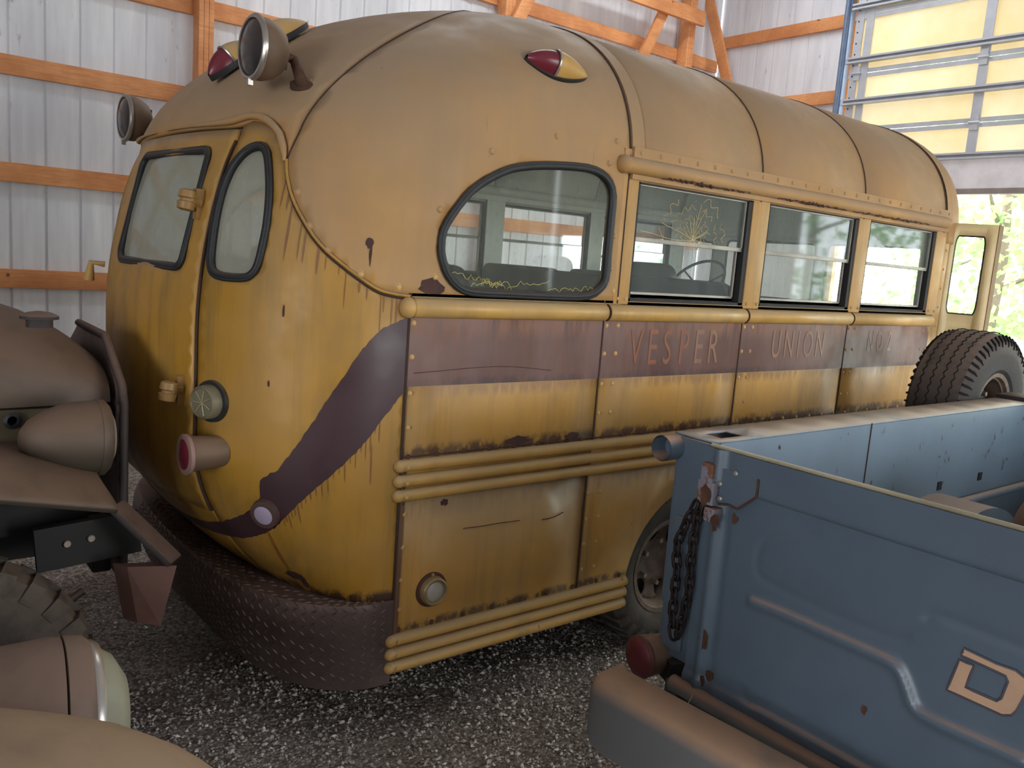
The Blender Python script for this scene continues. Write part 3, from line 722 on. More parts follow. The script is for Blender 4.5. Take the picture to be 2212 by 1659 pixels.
    for k, (a, b) in enumerate(WIN):
        fr = thing_part('side_window')
        m = MB(); xi0, xi1 = sorted((X(-.048), X(-.004)))
        m.box((xi0, a, 1.60), (xi1, a+.012, ZW)); m.box((xi0, b-.03, 1.60), (xi1, b, ZW)); m.box((xi0, a, 1.60), (xi1, b, 1.612)); m.box((xi0, a, ZW-.012), (xi1, b, ZW)); m.build('window_channel', DARK, fr)
        for (z0, z1, d) in ((1.845, ZW-.012, -.022), (1.612, 1.862, -.036)):
            m = MB(); q = .017; e0, e1 = sorted((X(d-.007), X(d+.007))); ya, yb = a+.012, b-.03
            if d < -.03: yb -= .014
            m.box((e0, ya, z0), (e1, yb, z0+q*1.1)); 
            if d < -.03: m.box((e0, ya, z0), (e1, yb, z0+q*1.6)); m.box((e0, ya, z0), (e1, ya+q*.5, z1)); m.box((e0, yb-q*.5, z0), (e1, yb, z1))
            else: m.box((e0, ya, z1-q*.4), (e1, yb, z1)); m.box((e0, ya, z0), (e1, ya+q*.4, z1)); m.box((e0, yb-q*.4, z0), (e1, yb, z1))
            m.build('window_sash', ALU, fr, 30, .002)
            g = sheet('window_pane', [(ya+.005, z0+.01), (yb-.005, z0+.01), (yb-.005, z1-.003), (ya+.005, z1-.003)], [], lambda y, z: Vector((X(d), y, z)), .5, GSIDE, fr, flip=sgn < 0)
    return X
def thing_part(name):
    o = bpy.data.objects.new(name, None); COL.objects.link(o); o.parent = BUS; o.empty_display_size = .1; return o
side(1); side(-1)
# shattered upper pane: spider-web crack
m = MB(); rnd = random.Random(9); cx_, cz_ = 1.43, 1.874
def inpane(y, z): return 1.06 < y < 1.775 and 1.862 < z < 2.07
X0 = W-.0205
rays_ = []
for i in range(22):
    a = 2*PI*i/22+rnd.uniform(-.1, .1); L = rnd.choice((.1, .16, .22, .34)); pts = [(cx_, cz_)]
    while True:
        y, z = pts[-1]; y2 = y+math.cos(a)*.02; z2 = z+math.sin(a)*.02
        if not inpane(y2, z2) or math.hypot(y2-cx_, z2-cz_) > L: break
        pts.append((y2, z2)); a += rnd.uniform(-.09, .09)
    if len(pts) > 1: m.tube([(X0, y, z) for y, z in pts], .0018, 4)
for r in (.02, .035, .05, .07, .10, .14, .19):
    a0 = rnd.uniform(-.3, .3); seg = []
    for i in range(0, 40):
        a = a0+i*PI/34; rr = r*(1+.09*math.sin(i*1.9+r*40)); y, z = cx_+math.cos(a)*rr*1.1, cz_+math.sin(a)*rr
        if inpane(y, z) and rnd.random() > .1: seg.append((X0, y, z))
        else:
            if len(seg) > 2: m.tube(seg, .0018, 4)
            seg = []
    if len(seg) > 2: m.tube(seg, .0018, 4)
m.build('glass_crack', plain('crack_dirt', (186, 168, 126), .7), BUS, 0)
# lettering on the maroon band
LET = paint('faded_lettering', (150, 92, 62), dustc=(120, 84, 70), streak=(104, 64, 56), rust=(92, 58, 58), side_dust=.6, st=.9)
LETF = paint('faded_lettering_pale', (150, 112, 84), dustc=(128, 98, 84), streak=(112, 80, 68), rust=(96, 66, 62), side_dust=.8, st=1)
def text(s_, y, z, h, sx, mat, name='painted_letter', mtx=None, parent=None, off=.0035, ext=.0003):
    cu = bpy.data.curves.new(name, 'FONT'); cu.body = s_; cu.size = 1; cu.extrude = 0; o = bpy.data.objects.new(name, cu); COL.objects.link(o)
    dg = bpy.context.evaluated_depsgraph_get(); me = bpy.data.meshes.new_from_object(o.evaluated_get(dg)); bpy.data.objects.remove(o); bpy.data.curves.remove(cu)
    xs = [v.co.x for v in me.vertices]; ys = [v.co.y for v in me.vertices]
    sc_ = h/(max(ys)-min(ys)) if ys else 1; x0, y0 = min(xs), min(ys)
    for v in me.vertices:
        a, b = (v.co.x-x0)*sc_*sx, (v.co.y-y0)*sc_
        v.co = Vector((W+off, y+a, z+b)) if mtx is None else mtx(a, b)
    return link(name, me, mat, parent or BUS, 0)
y = 1.075
for ch, dy, mt in (('V', .118, LET), ('E', .092, LET), ('S', .108, LET), ('P', .105, LET), ('E', .095, LETF), ('R', .07, LETF)):
    text(ch, y, 1.335, .150, .60, mt); y += dy
y = 2.08
for ch, dy in (('U', .105), ('N', .115), ('I', .05), ('O', .115), ('N', .08)):
    text(ch, y, 1.35, .135, .58, LETF); y += dy
y = 2.98
for ch, dy in (('N', .095), ('O', .125), ('2', .1)):
    text(ch, y, 1.375, .11, .55, LETF); y += dy

def sx(u, v, d=.0012): p = onx(u, v, W); p.x = W+d; return p
for pts, r in ((((1000, 1141), (1040, 1136), (1075, 1130), (1122, 1124)), .0014), (((1170, 1122), (1195, 1117), (1216, 1106)), .0018), (((893, 806), (950, 801), (1040, 793), (1110, 792), (1190, 800)), .0014)):
    MB().tube(cr([sx(u, v, .0025) for u, v in pts], 5, False), r, 5).build('scratch', RB, BUS, 0)
for k, (u, v, a, b) in enumerate(((1120, 951, .055, .016), (1236, 942, .040, .016), (1170, 957, .015, .006), (960, 1085, .018, .012))):
    rnd = random.Random(k+40); p = sx(u, v, .0016); n_ = 18
    MB().add([(p.x, p.y+math.cos(2*PI*i/n_)*a*(1+rnd.uniform(-.3, .3)), p.z+math.sin(2*PI*i/n_)*b*(1+rnd.uniform(-.3, .3))) for i in range(n_)], [tuple(range(n_))]).build('rust_patch', RB, BUS, 0)
MB().box((W-.004, .004, .24), (W+.0018, .026, .885)).build('corner_strip', paint('corner_strip_paint', (112, 78, 56), st=.8, rust=(70, 44, 34)), BUS)
# roof -------------------------------------------------------------------
RY = [.98, 1.86, 2.77, 3.69]
def roofpt(a, y):
    if a < 0: return roofpt(0, y)+Vector((0, 0, a))
    if a > 2.26: return roofpt(2.26, y)-Vector((0, 0, a-2.26))
    v = a if a <= 1.13 else 2.26-a
    k, z = kz(min(v, 1.1299)); s_ = 1 if a <= 1.13 else -1
    return Vector((s_*W*k, y, z))
av = [-.0]+[i*2.26/56 for i in range(1, 56)]+[2.26]
for i in range(3):
    m = MB(); m.grid(lambda a, y: roofpt(a, y), av, [RY[i]+(0.004 if i else 0), (RY[i]+RY[i+1])/2, RY[i+1]])
    o = m.build('roof_panel', [YELT, LINER], BUS, 60, fix=False)
    if o.data.polygons[len(o.data.polygons)//2].normal.z < 0: o.data.flip_normals()
    md = o.modifiers.new('thickness', 'SOLIDIFY'); md.thickness = .03; md.material_offset = 1
    md.offset = -1
m = MB()
for y in (RY[0]+.002, RY[1], RY[2], RY[3]): m.tube([roofpt(a, y)+Vector((0, 0, .0)) for a in av], .0042, 6)
m.build('panel_seam', SEAM, BUS)
for y0, wd in ((.985, .075), (3.70, .06)):
    m = MB(); m.grid(lambda a, y: roofpt(a, y)*1.0+Vector(((roofpt(a, y).x)*.004, 0, .004)), av, [y0+.006, y0+wd]); m.build('roof_bow_strap', YELT, BUS, 60)
    m = MB(); m.tube([roofpt(a, y0+wd)+Vector((0, 0, .002)) for a in av], .0035, 6); m.build('strap_edge', YELM, BUS, 60)
# front cap: roof drops to the windscreen
def front(t, v):    # t across (0 right .. pi left), v along the profile
    k, z = kz(v); yf = 4.12 if z <= 2.08 else 3.72+.46*max(0, 1-((z-2.08)/.72)**2)**.5
    c, s_ = math.cos(t), math.sin(t); m_ = 3; r = (abs(c)**m_+abs(s_)**m_)**(-1/m_)
    return Vector((W*k*r*c, 3.75+(yf-3.75)*r*s_, z))
m = MB(); m.grid(lambda t, v: front(t, v), [i*PI/40 for i in range(41)], [-.06, -.02, 0]+[i*1.12/20 for i in range(1, 21)])
o = m.build('front_roof_cap', [YELT, LINER], BUS, 60, fix=False)
if sum(p.normal.z for p in o.data.polygons) < 0: o.data.flip_normals()
md = o.modifiers.new('thickness', 'SOLIDIFY'); md.thickness = .02; md.offset = -1; md.material_offset = 1
m = MB(); fl = [(.78, -.9), (2.36, -.9)]
sheet('front_panel', [(.80, -1.5), (PI-.05, -1.5), (PI-.05, -.05), (.80, -.05)], [rrect(.86, -.50, 1.53, -.07, .04), rrect(1.61, -.50, 2.32, -.07, .04), rrect(2.44, -.48, 3.02, -.09, .04)], lambda t, v: front(t, v), .08, [YEL, LINER], BUS, .03, flip=True)
for l in (rrect(.86, -.50, 1.53, -.07, .04), rrect(1.61, -.50, 2.32, -.07, .04), rrect(2.44, -.48, 3.02, -.09, .04)):
    g = sheet('windscreen', l, [], lambda t, v: front(t, v), .1, GSIDE, BUS); MB().tube([front(a, b) for a, b in l], .014, 8, True).build('windscreen_gasket', RUB, g)
m = MB(); m.box((-.55, 4.1, .55), (.55, 5.5, 1.35)); m.build('engine_cowl', YEL, BUS, 30, .12)
# entry door swung open at the front
ED = ((1.0, 3.86), (1.235, 3.98))
def edp(a, z, d=0):
    p, q = Vector((ED[0][0], ED[0][1], z)), Vector((ED[1][0], ED[1][1], z)); n_ = (q-p).normalized(); k = Vector((n_.y, -n_.x, 0)); return p+(q-p)*a+k*d
wl1 = rrect(.20, 1.66, .78, 2.09, [.06]*4); wl1 = [(a, z) for a, z in rrect(.16, 1.60, .80, 2.08, .07)]; wl2 = rrect(.16, .95, .80, 1.47, .07)
o = sheet('entry_door', [(0, .5), (1, .5), (1, 2.15), (0, 2.15)], [wl1, wl2], lambda a, z: edp(a, z), .2, plain('cream_door_paint', (214, 190, 140), .5, var=.15), BUS, .03)
for l in (wl1, wl2):
    g = sheet('door_glass', l, [], lambda a, z: edp(a, z, .0), .5, GSIDE, o); g.parent = o
    mm = MB(); mm.tube([edp(a, z, .004) for a, z in l], .009, 8, True); mm.build('door_gasket', RUB, o)
m = MB(); m.box((1.215, 3.975, .5), (1.245, 4.03, 2.15)); m.build('door_edge_strip', plain('door_edge', (122, 84, 34), .6), o)
m = MB(); m.box((.99, 3.73, .5), (1.045, 3.80, 2.18)); m.rivets([(1.045, 3.765, .6+i*.115) for i in range(14)], (1, 0, 0), .007); m.build('door_post', YEL, BUS, 30, .004)
# marker lamp on the front cap
def teardrop(base, fwd, n_, L, wd, ht, red=True, label=None):
    """clearance lamp: lens at the tail, tapering housing forward"""
    base = Vector(base); fwd = Vector(fwd).normalized(); n_ = Vector(n_); n_ = (n_-fwd*n_.dot(fwd)).normalized(); sd = fwd.cross(n_)
    o = bpy.data.objects.new('clearance_lamp', None); COL.objects.link(o); o.parent = BUS; o.location = base
    def pt(u, a, f=1, up_=0):
        x = u; w_ = (math.sin(min(u/.42, 1)*PI/2)**.6 if u < .42 else max(0, math.cos((u-.42)/.58*PI/2))**.8)
        return base+fwd*(u-.42)*L+sd*(math.cos(a)*w_*wd/2*f)+n_*(math.sin(a)*w_*ht*f+up_)
    m = MB(); us = [i/24 for i in range(25)]
    pl = [(u, 1) for u in us]+[(u, -1) for u in reversed(us)]
    m.grid(lambda u, a: pt(u, a, 1.14, 0), [.001]+us[1:-1]+[.999], [-.35+i*(PI+.7)/12 for i in range(13)]) if False else None
    ring = [pt(u, 0, 1.16) for u in us]+[pt(u, PI, 1.16) for u in reversed(us)]
    n0 = len(ring); m.add([p-n_*.012 for p in ring]+[p+n_*.008 for p in ring], [tuple(range(n0, 2*n0))]+[(i, (i+1) % n0, n0+(i+1) % n0, n0+i) for i in range(n0)])
    m.build('lamp_base', RUB, o)
    m = MB(); m.grid(lambda u, a: pt(u, a, 1, .006), [.42+i*.58/14 for i in range(15)], [i*PI/12 for i in range(13)]); m.build('lamp_housing', YELM, o, 60)
    m = MB(); m.grid(lambda u, a: pt(u, a, .93, .006), [.02+i*.4/12 for i in range(13)], [i*PI/12 for i in range(13)]); m.build('lamp_lens', DRED if red else WLENS, o, 60)
    m = MB(); m.tube([pt(.42, i*PI/12, 1.0, .006) for i in range(13)], .004, 6); m.build('lamp_bezel', CHROME, o)
p0, p1 = body(.258, .382), body(-.254, .36)
teardrop(body(.06, .372), (p1-p0), nrm(.06, .372), (p1-p0).length*1.02, .10, .062)
teardrop(body(PI-.06, .372), (p1-p0).reflect(Vector((1, 0, 0))), nrm(PI-.06, .372), (p1-p0).length, .10, .062)
for t_, v_, L_ in ((1.29, .265, .24), (1.22, .365, .30)):
    q = body(t_, v_, .012); q2 = body(t_, v_+.05, .012); teardrop(q+nrm(t_, v_)*.008, q2-q, nrm(t_, v_), L_, .085, .06)
q = front(.95, .30); teardrop(q, (0, -1, .3), (.5, .6, .8), .2, .1, .06, False)
# big warning lamps on arms
RDK = plain('warning_lamp_glass', (46, 44, 48), .18, .1, var=.2, dust=(90, 80, 74), dl=(-.4, 1))
for sg, ctr, base in ((1, (.70, -.415, 2.345), body(.83, .17)), (-1, (-.70, -.455, 2.232), body(PI-.80, .10))):
    c = Vector(ctr); r = .098
    o = bpy.data.objects.new('warning_lamp', None); COL.objects.link(o); o.parent = BUS; o.location = c
    ax_ = Vector((.05, -1, .0))
    m = MB(); m.lathe([(-.105, .012), (-.10, .045), (-.085, .07), (-.06, .088), (-.03, .098), (0, r)], c, ax_, 32); m.build('lamp_shell', LAMPB, o, 50)
    m = MB(); m.lathe([(-.004, r), (.0, r+.006), (.008, r+.006), (.014, r), (.014, r-.008), (.006, r-.008)], c, ax_, 40); m.box((c.x-.008, c.y-.02, c.z-r-.02), (c.x+.008, c.y-.004, c.z-r)); m.build('lamp_rim', plain('dull_rim', (176, 168, 160), .3, .7), o, 40)
    m = MB(); m.lathe([(.006, r-.006), (.014, r*.8), (.024, r*.45), (.027, .01)], c, ax_, 32); m.build('lamp_lens', RDK, o, 60)
    b = Vector(base); nn = Vector((sg*.55, -.45, .6)).normalized()
    m = MB(); m.tube([c-ax_*.1, c-ax_*.14+Vector((0, 0, -.01)), b+nn*.03, b], [.015, .017, .02, .024], 10); m.box((c.x-.022, c.y+.095, c.z-.05), (c.x+.022, c.y+.103, c.z+.05)); m.build('lamp_arm', RUST, o, 50)
    m = MB(); m.lathe([(-.01, .045), (.006, .042), (.012, .03)], b, nn, 16, sx=.6); m.rivets([b+Vector((0, .03, .02))], nn, .009); m.build('lamp_foot', RUST, o, 50)
# rear lamps, reflectors, catches
def onb(name, t, v, parts, label=None):
    o = bpy.data.objects.new(name, None); COL.objects.link(o); o.parent = BUS; p = body(t, v, .012 if t > DR else 0); o.location = p
    for nm, prof, mat, ax2 in parts:
        m = MB(); m.lathe(prof, p, ax2 or nrm(t, v), 28); m.build(nm, mat, o, 50)
    if label: o['label'] = label
    return o, p
bk = Vector((.05, -1, 0))
onb('stop_lamp', .865, -1.054, [('lamp_shell', [(-.02, .052), (.09, .06), (.10, .062)], LAMPB, bk), ('lamp_rim', [(.096, .062), (.1, .068), (.112, .068), (.115, .058)], plain('dusty_rim', (150, 118, 108), .6), bk), ('lamp_lens', [(.108, .058), (.116, .05), (.119, .02)], DRED, bk)], 'dull red lens')
onb('stop_lamp', PI-.925, -1.07, [('lamp_shell', [(-.02, .052), (.09, .06), (.10, .062)], LAMPB, bk), ('lamp_lens', [(.096, .062), (.116, .05), (.119, .02)], DRED, bk)])
o, p = onb('round_emblem', .893, -.886, [('emblem_pad', [(0, .072), (.012, .07)], RUB, None), ('emblem_disc', [(.012, .058), (.045, .056), (.05, .05), (.044, .047), (.044, .0)], plain('cast_disc', (124, 116, 92), .6, .2, var=.3), None)])
nn = nrm(.893, -.886); m = MB()
for i in range(7):
    a = i*PI/3.5; m.tube([p+nn*.046, p+nn*.046+Vector((0, 0, 1))*.045*math.sin(a)+nn.cross(Vector((0, 0, 1)))*.045*math.cos(a)], .003, 5)
m.build('emblem_spokes', plain('cast_detail', (160, 150, 120), .5, .3), o)
onb('reflector', .684, -1.245, [('reflector_cup', [(0, .053), (.018, .05), (.02, .043)], plain('brown_cup', (86, 62, 58), .6), None), ('reflector_lens', [(.016, .042), (.022, .03), (.024, .005)], LIL, None)], 'lilac reflector beside the maroon sweep')
for sgn in (1, -1):
    o = bpy.data.objects.new('side_reflector', None); COL.objects.link(o); o.parent = BUS; o.location = (sgn*W, .16, .53)
    m = MB(); m.lathe([(0, .066), (.006, .064), (.008, .05)], (sgn*W, .16, .53), (sgn, 0, 0), 32); m.rivets([(sgn*(W+.006), .16, .587)], (sgn, 0, 0), .006); m.build('reflector_base', plain('maroon_base', (84, 50, 42), .6), o, 50)
    m = MB(); m.lathe([(.006, .054), (.03, .052), (.034, .047), (.026, .043)], (sgn*W, .16, .53), (sgn, 0, 0), 32); m.build('reflector_ring', plain('worn_ring', (170, 150, 112), .35, .5), o, 50)
    m = MB(); m.lathe([(.02, .044), (.03, .03), (.032, .005)], (sgn*W, .16, .53), (sgn, 0, 0), 32); m.build('reflector_lens', WLENS, o, 60)
for t_, v_ in ((1.03, -.245), (1.03, -.867)):
    p = body(t_, v_, .022); nn = nrm(t_, v_); m = MB()
    m.lathe([(0, .022), (.02, .02), (.03, .028), (.045, .03), (.055, .02)], p, nn, 16, sx=.75); m.bar(p+Vector((.0, 0, .05)), p+Vector((0, 0, -.05)), .02, .03, nn)
    m.lathe([(-.035, .016), (-.03, .027), (-.008, .030), (-.004, .022), (.004, .022), (.008, .030), (.03, .027), (.035, .016)], p+nn*.045, (0, .15, 1), 16); m.build('door_hinge', paint('worn_hinge', (150, 110, 52), rust=(70, 46, 34), side_dust=.5, st=.8, bands=()), BUS, 50)
p = body(1.83, -.49, .022); nn = nrm(1.83, -.49); m = MB(); m.tube([p, p+nn*.05, p+nn*.055+Vector((-.02, 0, -.07))], [.012, .012, .022], 8); m.build('door_handle', YELM, BUS, 50)
# rear bumper of tread plate
BZ1 = .515
def bump(t, q, o=0):
    """t plan angle, q 0 (body, top) .. 1 (bottom edge)"""
    tt_ = t if t < PI/2 else PI-t
    zb = .205+.05*sstep(.5, 1.4, tt_); e = .006+.150*sstep(.05, .95, tt_)
    a = max(0, (q-.26)/.74)
    if q < .26: ou = e*.86*(q/.26); z = BZ1+.004
    else:
        ou = e*(.86+.14*math.sin(min(a*2.6, 1)*PI/2))-e*.75*max(0, a-.45)**1.6; z = BZ1+.004-(BZ1-zb)*a**1.2
    p = body0(t, -1.57); nn = nrm(t, -1.57); nn.z = 0; nn.normalize()
    r_ = Vector((p.x, p.y, z))+nn*ou
    if o:
        e2 = .01; b1 = bump(t+e2, q)-bump(t-e2, q); b2 = bump(t, min(1, q+e2))-bump(t, max(0, q-e2)); n2 = b1.cross(b2).normalized()
        if n2.dot(nn+Vector((0, 0, .5))) < 0: n2 = -n2
        r_ = r_+n2*o
    return r_
m = MB(); ts = [.0+i*PI/72 for i in range(73)]; qs = [i/24 for i in range(25)]
m.grid(lambda t, q: bump(t, q), ts, qs)
m.build('rear_bumper', PLATE, BUS, 30, fix=False)
m = MB(); m.grid(lambda t, q: bump(t, q, .004), [i*.93/30 for i in range(31)], [.01+.98*i/24 for i in range(25)])
t = .05
acc = 0; row = 0; step_ = .034; tp = bump(.02, .6); tt = .02; cols = []
while tt < PI-.02:
    tt += .002; q_ = bump(tt, .6)
    if (q_-tp).length > step_: cols.append(tt); tp = q_
nq = 15
for i, t in enumerate(cols):
    if t > 2.0: continue
    for j in range(nq):
        q = .06+.90*j/nq+(.03 if i % 2 else 0)
        if q > .97: continue
        s_ = 1 if (i+j) % 2 else -1
        c = bump(t, q, .0045 if t < .93 else .0); e2 = .01
        ta = (bump(t+e2, q)-bump(t-e2, q)).normalized(); tb = (bump(t, min(1, q+e2))-bump(t, max(0, q-e2))).normalized(); n2 = ta.cross(tb).normalized()
        if n2.dot(bump(t, q, .02)-c) < 0: n2 = -n2
        dr = (ta+tb*s_*.75).normalized(); pr = dr.cross(n2)
        L = .014; w_ = .0035
        m.add([c-dr*L, c-pr*w_+n2*.0005, c+dr*L, c+pr*w_+n2*.0005, c+n2*.0035-dr*L*.4, c+n2*.0035+dr*L*.4], [(0, 1, 4), (1, 5, 4), (1, 2, 5), (2, 3, 5), (3, 4, 5), (3, 0, 4)])
m.build('bumper_tread_plate', plain('tread_plate', (92, 76, 72), .45, .3, var=.3, dust=(120, 98, 88), dl=(-.1, .8), bump=.25), BUS, 30, fix=False)
m = MB(); m.box((-.85, -.12, .40), (.85, .2, .50)); m.box((-.45, .2, .42), (-.38, 5.2, .54)); m.box((.38, .2, .42), (.45, 5.2, .54)); m.build('chassis_frame', DGREY, BUS)
m = MB(); m.box((-1.03, .0, .70), (1.03, 4.1, .75)); m.add([Vector((math.copysign(min(abs(body0(t, -1.35).x), 1.0), body0(t, -1.35).x), body0(t, -1.35).y*.94, .72)) for t in [i*PI/20 for i in range(21)]], [tuple(range(21))]); m.build('bus_floor', plain('bus_floor_mat', (110, 100, 90), .8), BUS)
# rear wheels
def wheel(parent, c, ax_, R, rw, rr, tm, rimm, name='wheel', tread='lug', lugs=5, hand=5, holes=True, dish=.07):
    c = Vector(c); ax_ = Vector(ax_).normalized(); o = bpy.data.objects.new(name, None); COL.objects.link(o); o.parent = parent
    q = parent; off = Vector((0, 0, 0))
    while q is not None: off += q.location; q = q.parent
    o.location = c-off
    h = rw/2; prof = [(-h*.72, rr), (-h*.92, rr+.03), (-h, rr+(R-rr)*.5), (-h*.93, R-.045), (-h*.78, R-.016), (-h*.4, R-.004), (h*.4, R-.004), (h*.78, R-.016), (h*.93, R-.045), (h, rr+(R-rr)*.5), (h*.92, rr+.03), (h*.72, rr)]
    x = ax_.orthogonal().normalized(); x = Vector((0, 0, 1)); x = (x-ax_*ax_.dot(x)).normalized(); y = ax_.cross(x)
    m = MB(); n = 72; vs = [];
    for (a, r) in prof:
        for k in range(n): an = 2*PI*k/n; vs.append(c+ax_*a+(x*math.cos(an)+y*math.sin(an))*r)
    P_ = len(prof); m.add(vs, [(i*n+k, i*n+(k+1) % n, (i+1)*n+(k+1) % n, (i+1)*n+k) for i in range(P_-1) for k in range(n)]+[((P_-1)*n+k, (P_-1)*n+(k+1) % n, (k+1) % n, k) for k in range(n)])
    def at_(an, a, r): return c+ax_*a+(x*math.cos(an)+y*math.sin(an))*r
    if tread == 'lug':
        for k in range(30):
            for s_ in (-1, 1):
                an = 2*PI*(k+(.5 if s_ > 0 else 0))/30; da = .055
                v8 = []
                for (a, r) in ((.02*h*s_, R-.01), (.85*h*s_, R-.022), (.99*h*s_, R-.06)):
                    for d_ in (-da, da): v8 += [at_(an+d_+(a/h)*.06, a, r), at_(an+d_+(a/h)*.06, a, r+.020)]
                m.add(v8, [(1, 3, 7, 5), (5, 7, 11, 9), (0, 1, 5, 4), (4, 5, 9, 8), (2, 6, 7, 3), (6, 10, 11, 7), (0, 2, 3, 1), (8, 9, 11, 10)])
    m.build('tyre', tm, o, 35)
    if tread == 'road':
        m = MB(); G = 60
        for w0 in (-.5, -.17, .17, .5):
            m.tube([at_(2*PI*k/(G*2), w0*h+(.006 if k % 2 else -.006), R-.002) for k in range(G*2)], .0032, 4, True)
        for s_ in (-1, 1):
            for k in range(G):
                an = 2*PI*k/G; L_ = .052 if k % 2 else .034
                m.tube([at_(an, .80*h*s_, R-.012), at_(an, .93*h*s_, R-.036), at_(an, .965*h*s_, R-.036-L_*.6)], [.0065, .0065, .003], 4)
        m.build('tread_groove', plain('groove_black', (16, 15, 15), .9), o, 40)
    s_ = 1
    m = MB(); m.lathe([(h*.70, rr-.02), (h*.80, rr+.012), (h*.86, rr+.012), (h*.84, rr-.008), (h*.5, rr-.022), (h*.2, rr-.03), (-h*.7, rr-.03), (-h*.8, rr+.01)], c, ax_, 48, caps=False)
    # disc with hand holes cut
    def dsc(a, b):
        r = math.hypot(a, b); d = h*.1+dish*(1-(r/rr)**2)*1.0
        return c+ax_*(d-dish*.2)+x*a+y*b
    o2 = m.build('rim', rimm, o, 35)
    circ = [((rr-.022)*math.cos(i*PI/24), (rr-.022)*math.sin(i*PI/24)) for i in range(48)]
    hs = []
    if holes:
        for k in range(hand):
            a = 2*PI*(k+.3)/hand; R_ = rr*.70; hs.append([(R_*math.cos(a)+rr*.19*math.cos(q_)*1.0, R_*math.sin(a)+rr*.19*math.sin(q_)) for q_ in [i*PI/8 for i in range(16)]])
    sheet('wheel_disc', circ, hs, dsc, .03, rimm, o, .006)
    m = MB(); m.lathe([(h*.1+dish*.7, rr*.36), (h*.1+dish*1.0, rr*.34), (h*.1+dish*1.3, rr*.22), (h*.1+dish*1.5, rr*.18)], c, ax_, 24); m.build('hub', rimm, o, 40)
    for k in range(lugs):
        a = 2*PI*k/lugs; m = MB(); m.lathe([(h*.1+dish*.6, .014), (h*.1+dish*.6+.03, .012)], c+(x*math.cos(a)+y*math.sin(a))*rr*.48, ax_, 6); m.build('lug_nut', plain('worn_nut', (150, 140, 128), .5, .4) if k == 0 else bpy.data.materials['worn_nut'], o, 30)
    return o
RIMB = plain('brown_wheel_paint', (112, 92, 80), .6, var=.5, dust=(160, 140, 120), dl=(.0, 1.2), vs=20)
for sg in (1, -1):
    wheel(BUS, (sg*.955, 1.50, .375), (sg, 0, 0), .375, .17, .215, TYREG, RIMB, tread='lug', lugs=6, hand=6, dish=-.03)
    wheel(BUS, (sg*.76, 1.50, .375), (sg, 0, 0), .375, .17, .215, TYREG, RIMB, tread='lug', lugs=6, hand=6, dish=.0)
    wheel(BUS, (sg*.93, 4.75, .375), (sg, 0, 0), .375, .17, .215, TYREG, RIMB, tread='none', lugs=6, hand=6, dish=.03)
m = MB(); m.tube([(-.8, 1.5, .375), (.8, 1.5, .375)], .05, 12); m.ball((0, 1.5, .375), .16, 16); m.build('rear_axle', DGREY, BUS)
m = MB(); m.grid(lambda a, x_: Vector((x_, AC[0]+(AR+.01)*math.cos(a), AC[1]+(AR+.01)*math.sin(a))), [i*PI/20 for i in range(21)], [.6, W-.02]); m.build('wheel_house', DARK, BUS)
m = MB(); m.grid(lambda a, x_: Vector((-x_, AC[0]+(AR+.01)*math.cos(a), AC[1]+(AR+.01)*math.sin(a))), [i*PI/20 for i in range(21)], [.6, W-.02]); m.build('wheel_house', DARK, BUS)
# seats
for y_ in (.35, 1.12, 1.9, 2.65):
    for sg in (1, -1):
        if sg > 0 and y_ > 2.5: continue
        o = bpy.data.objects.new('bench_seat', None); COL.objects.link(o); o.parent = BUS; o.location = (sg*.62, y_, .75)
        m = MB(); m.box((sg*.62-.36, y_+.0, 1.1), (sg*.62+.36, y_+.45, 1.22)); m.build('seat', BLK, o, 30, .04)
        m = MB(); m.prism(rrect(sg*.62-.36, 1.2, sg*.62+.36, 1.70, .07), lambda a, b, d: Vector((a, y_-.02+d-(b-1.2)*.15, b)), -.035, .035); m.build('backrest', BLK, o, 30, .02)
        for dx in (-.3, .3):
            m = MB(); m.tube([(sg*.62+dx, y_+.1, .75), (sg*.62+dx, y_+.1, 1.1)], .014, 8); m.build('leg', GALV, o)
m = MB(); cc = Vector((-.5, 3.35, 1.66)); nn = Vector((0, -.75, .66)).normalized(); xx = Vector((1, 0, 0)); yy = nn.cross(xx)
m.tube([cc+xx*math.cos(i*PI/20)*.22+yy*math.sin(i*PI/20)*.22 for i in range(40)], .011, 8, True)
for k in range(3): a = k*2*PI/3+.5; m.tube([cc-nn*.04, cc+xx*math.cos(a)*.22+yy*math.sin(a)*.22], .007, 6)
m.tube([cc-nn*.04, cc-nn*.8], .02, 8); m.build('steering_wheel', BLK, BUS)
o = bpy.data.objects.new('driver_seat', None); COL.objects.link(o); o.parent = BUS; o.location = (-.5, 2.95, .75)
m = MB(); m.box((-.72, 2.85, .75), (-.28, 3.2, 1.25)); m.build('seat', BLK, o, 30, .04); m = MB(); m.prism(rrect(-.72, 1.25, -.28, 1.78, .1), lambda a, b, d: Vector((a, 2.85+d, b)), -.04, .04); m.build('backrest', BLK, o, 30, .02)
m = MB(); m.box((-.98, 3.75, 1.2), (.98, 4.05, 1.58)); m.build('dashboard', BLK, BUS, 30, .04)

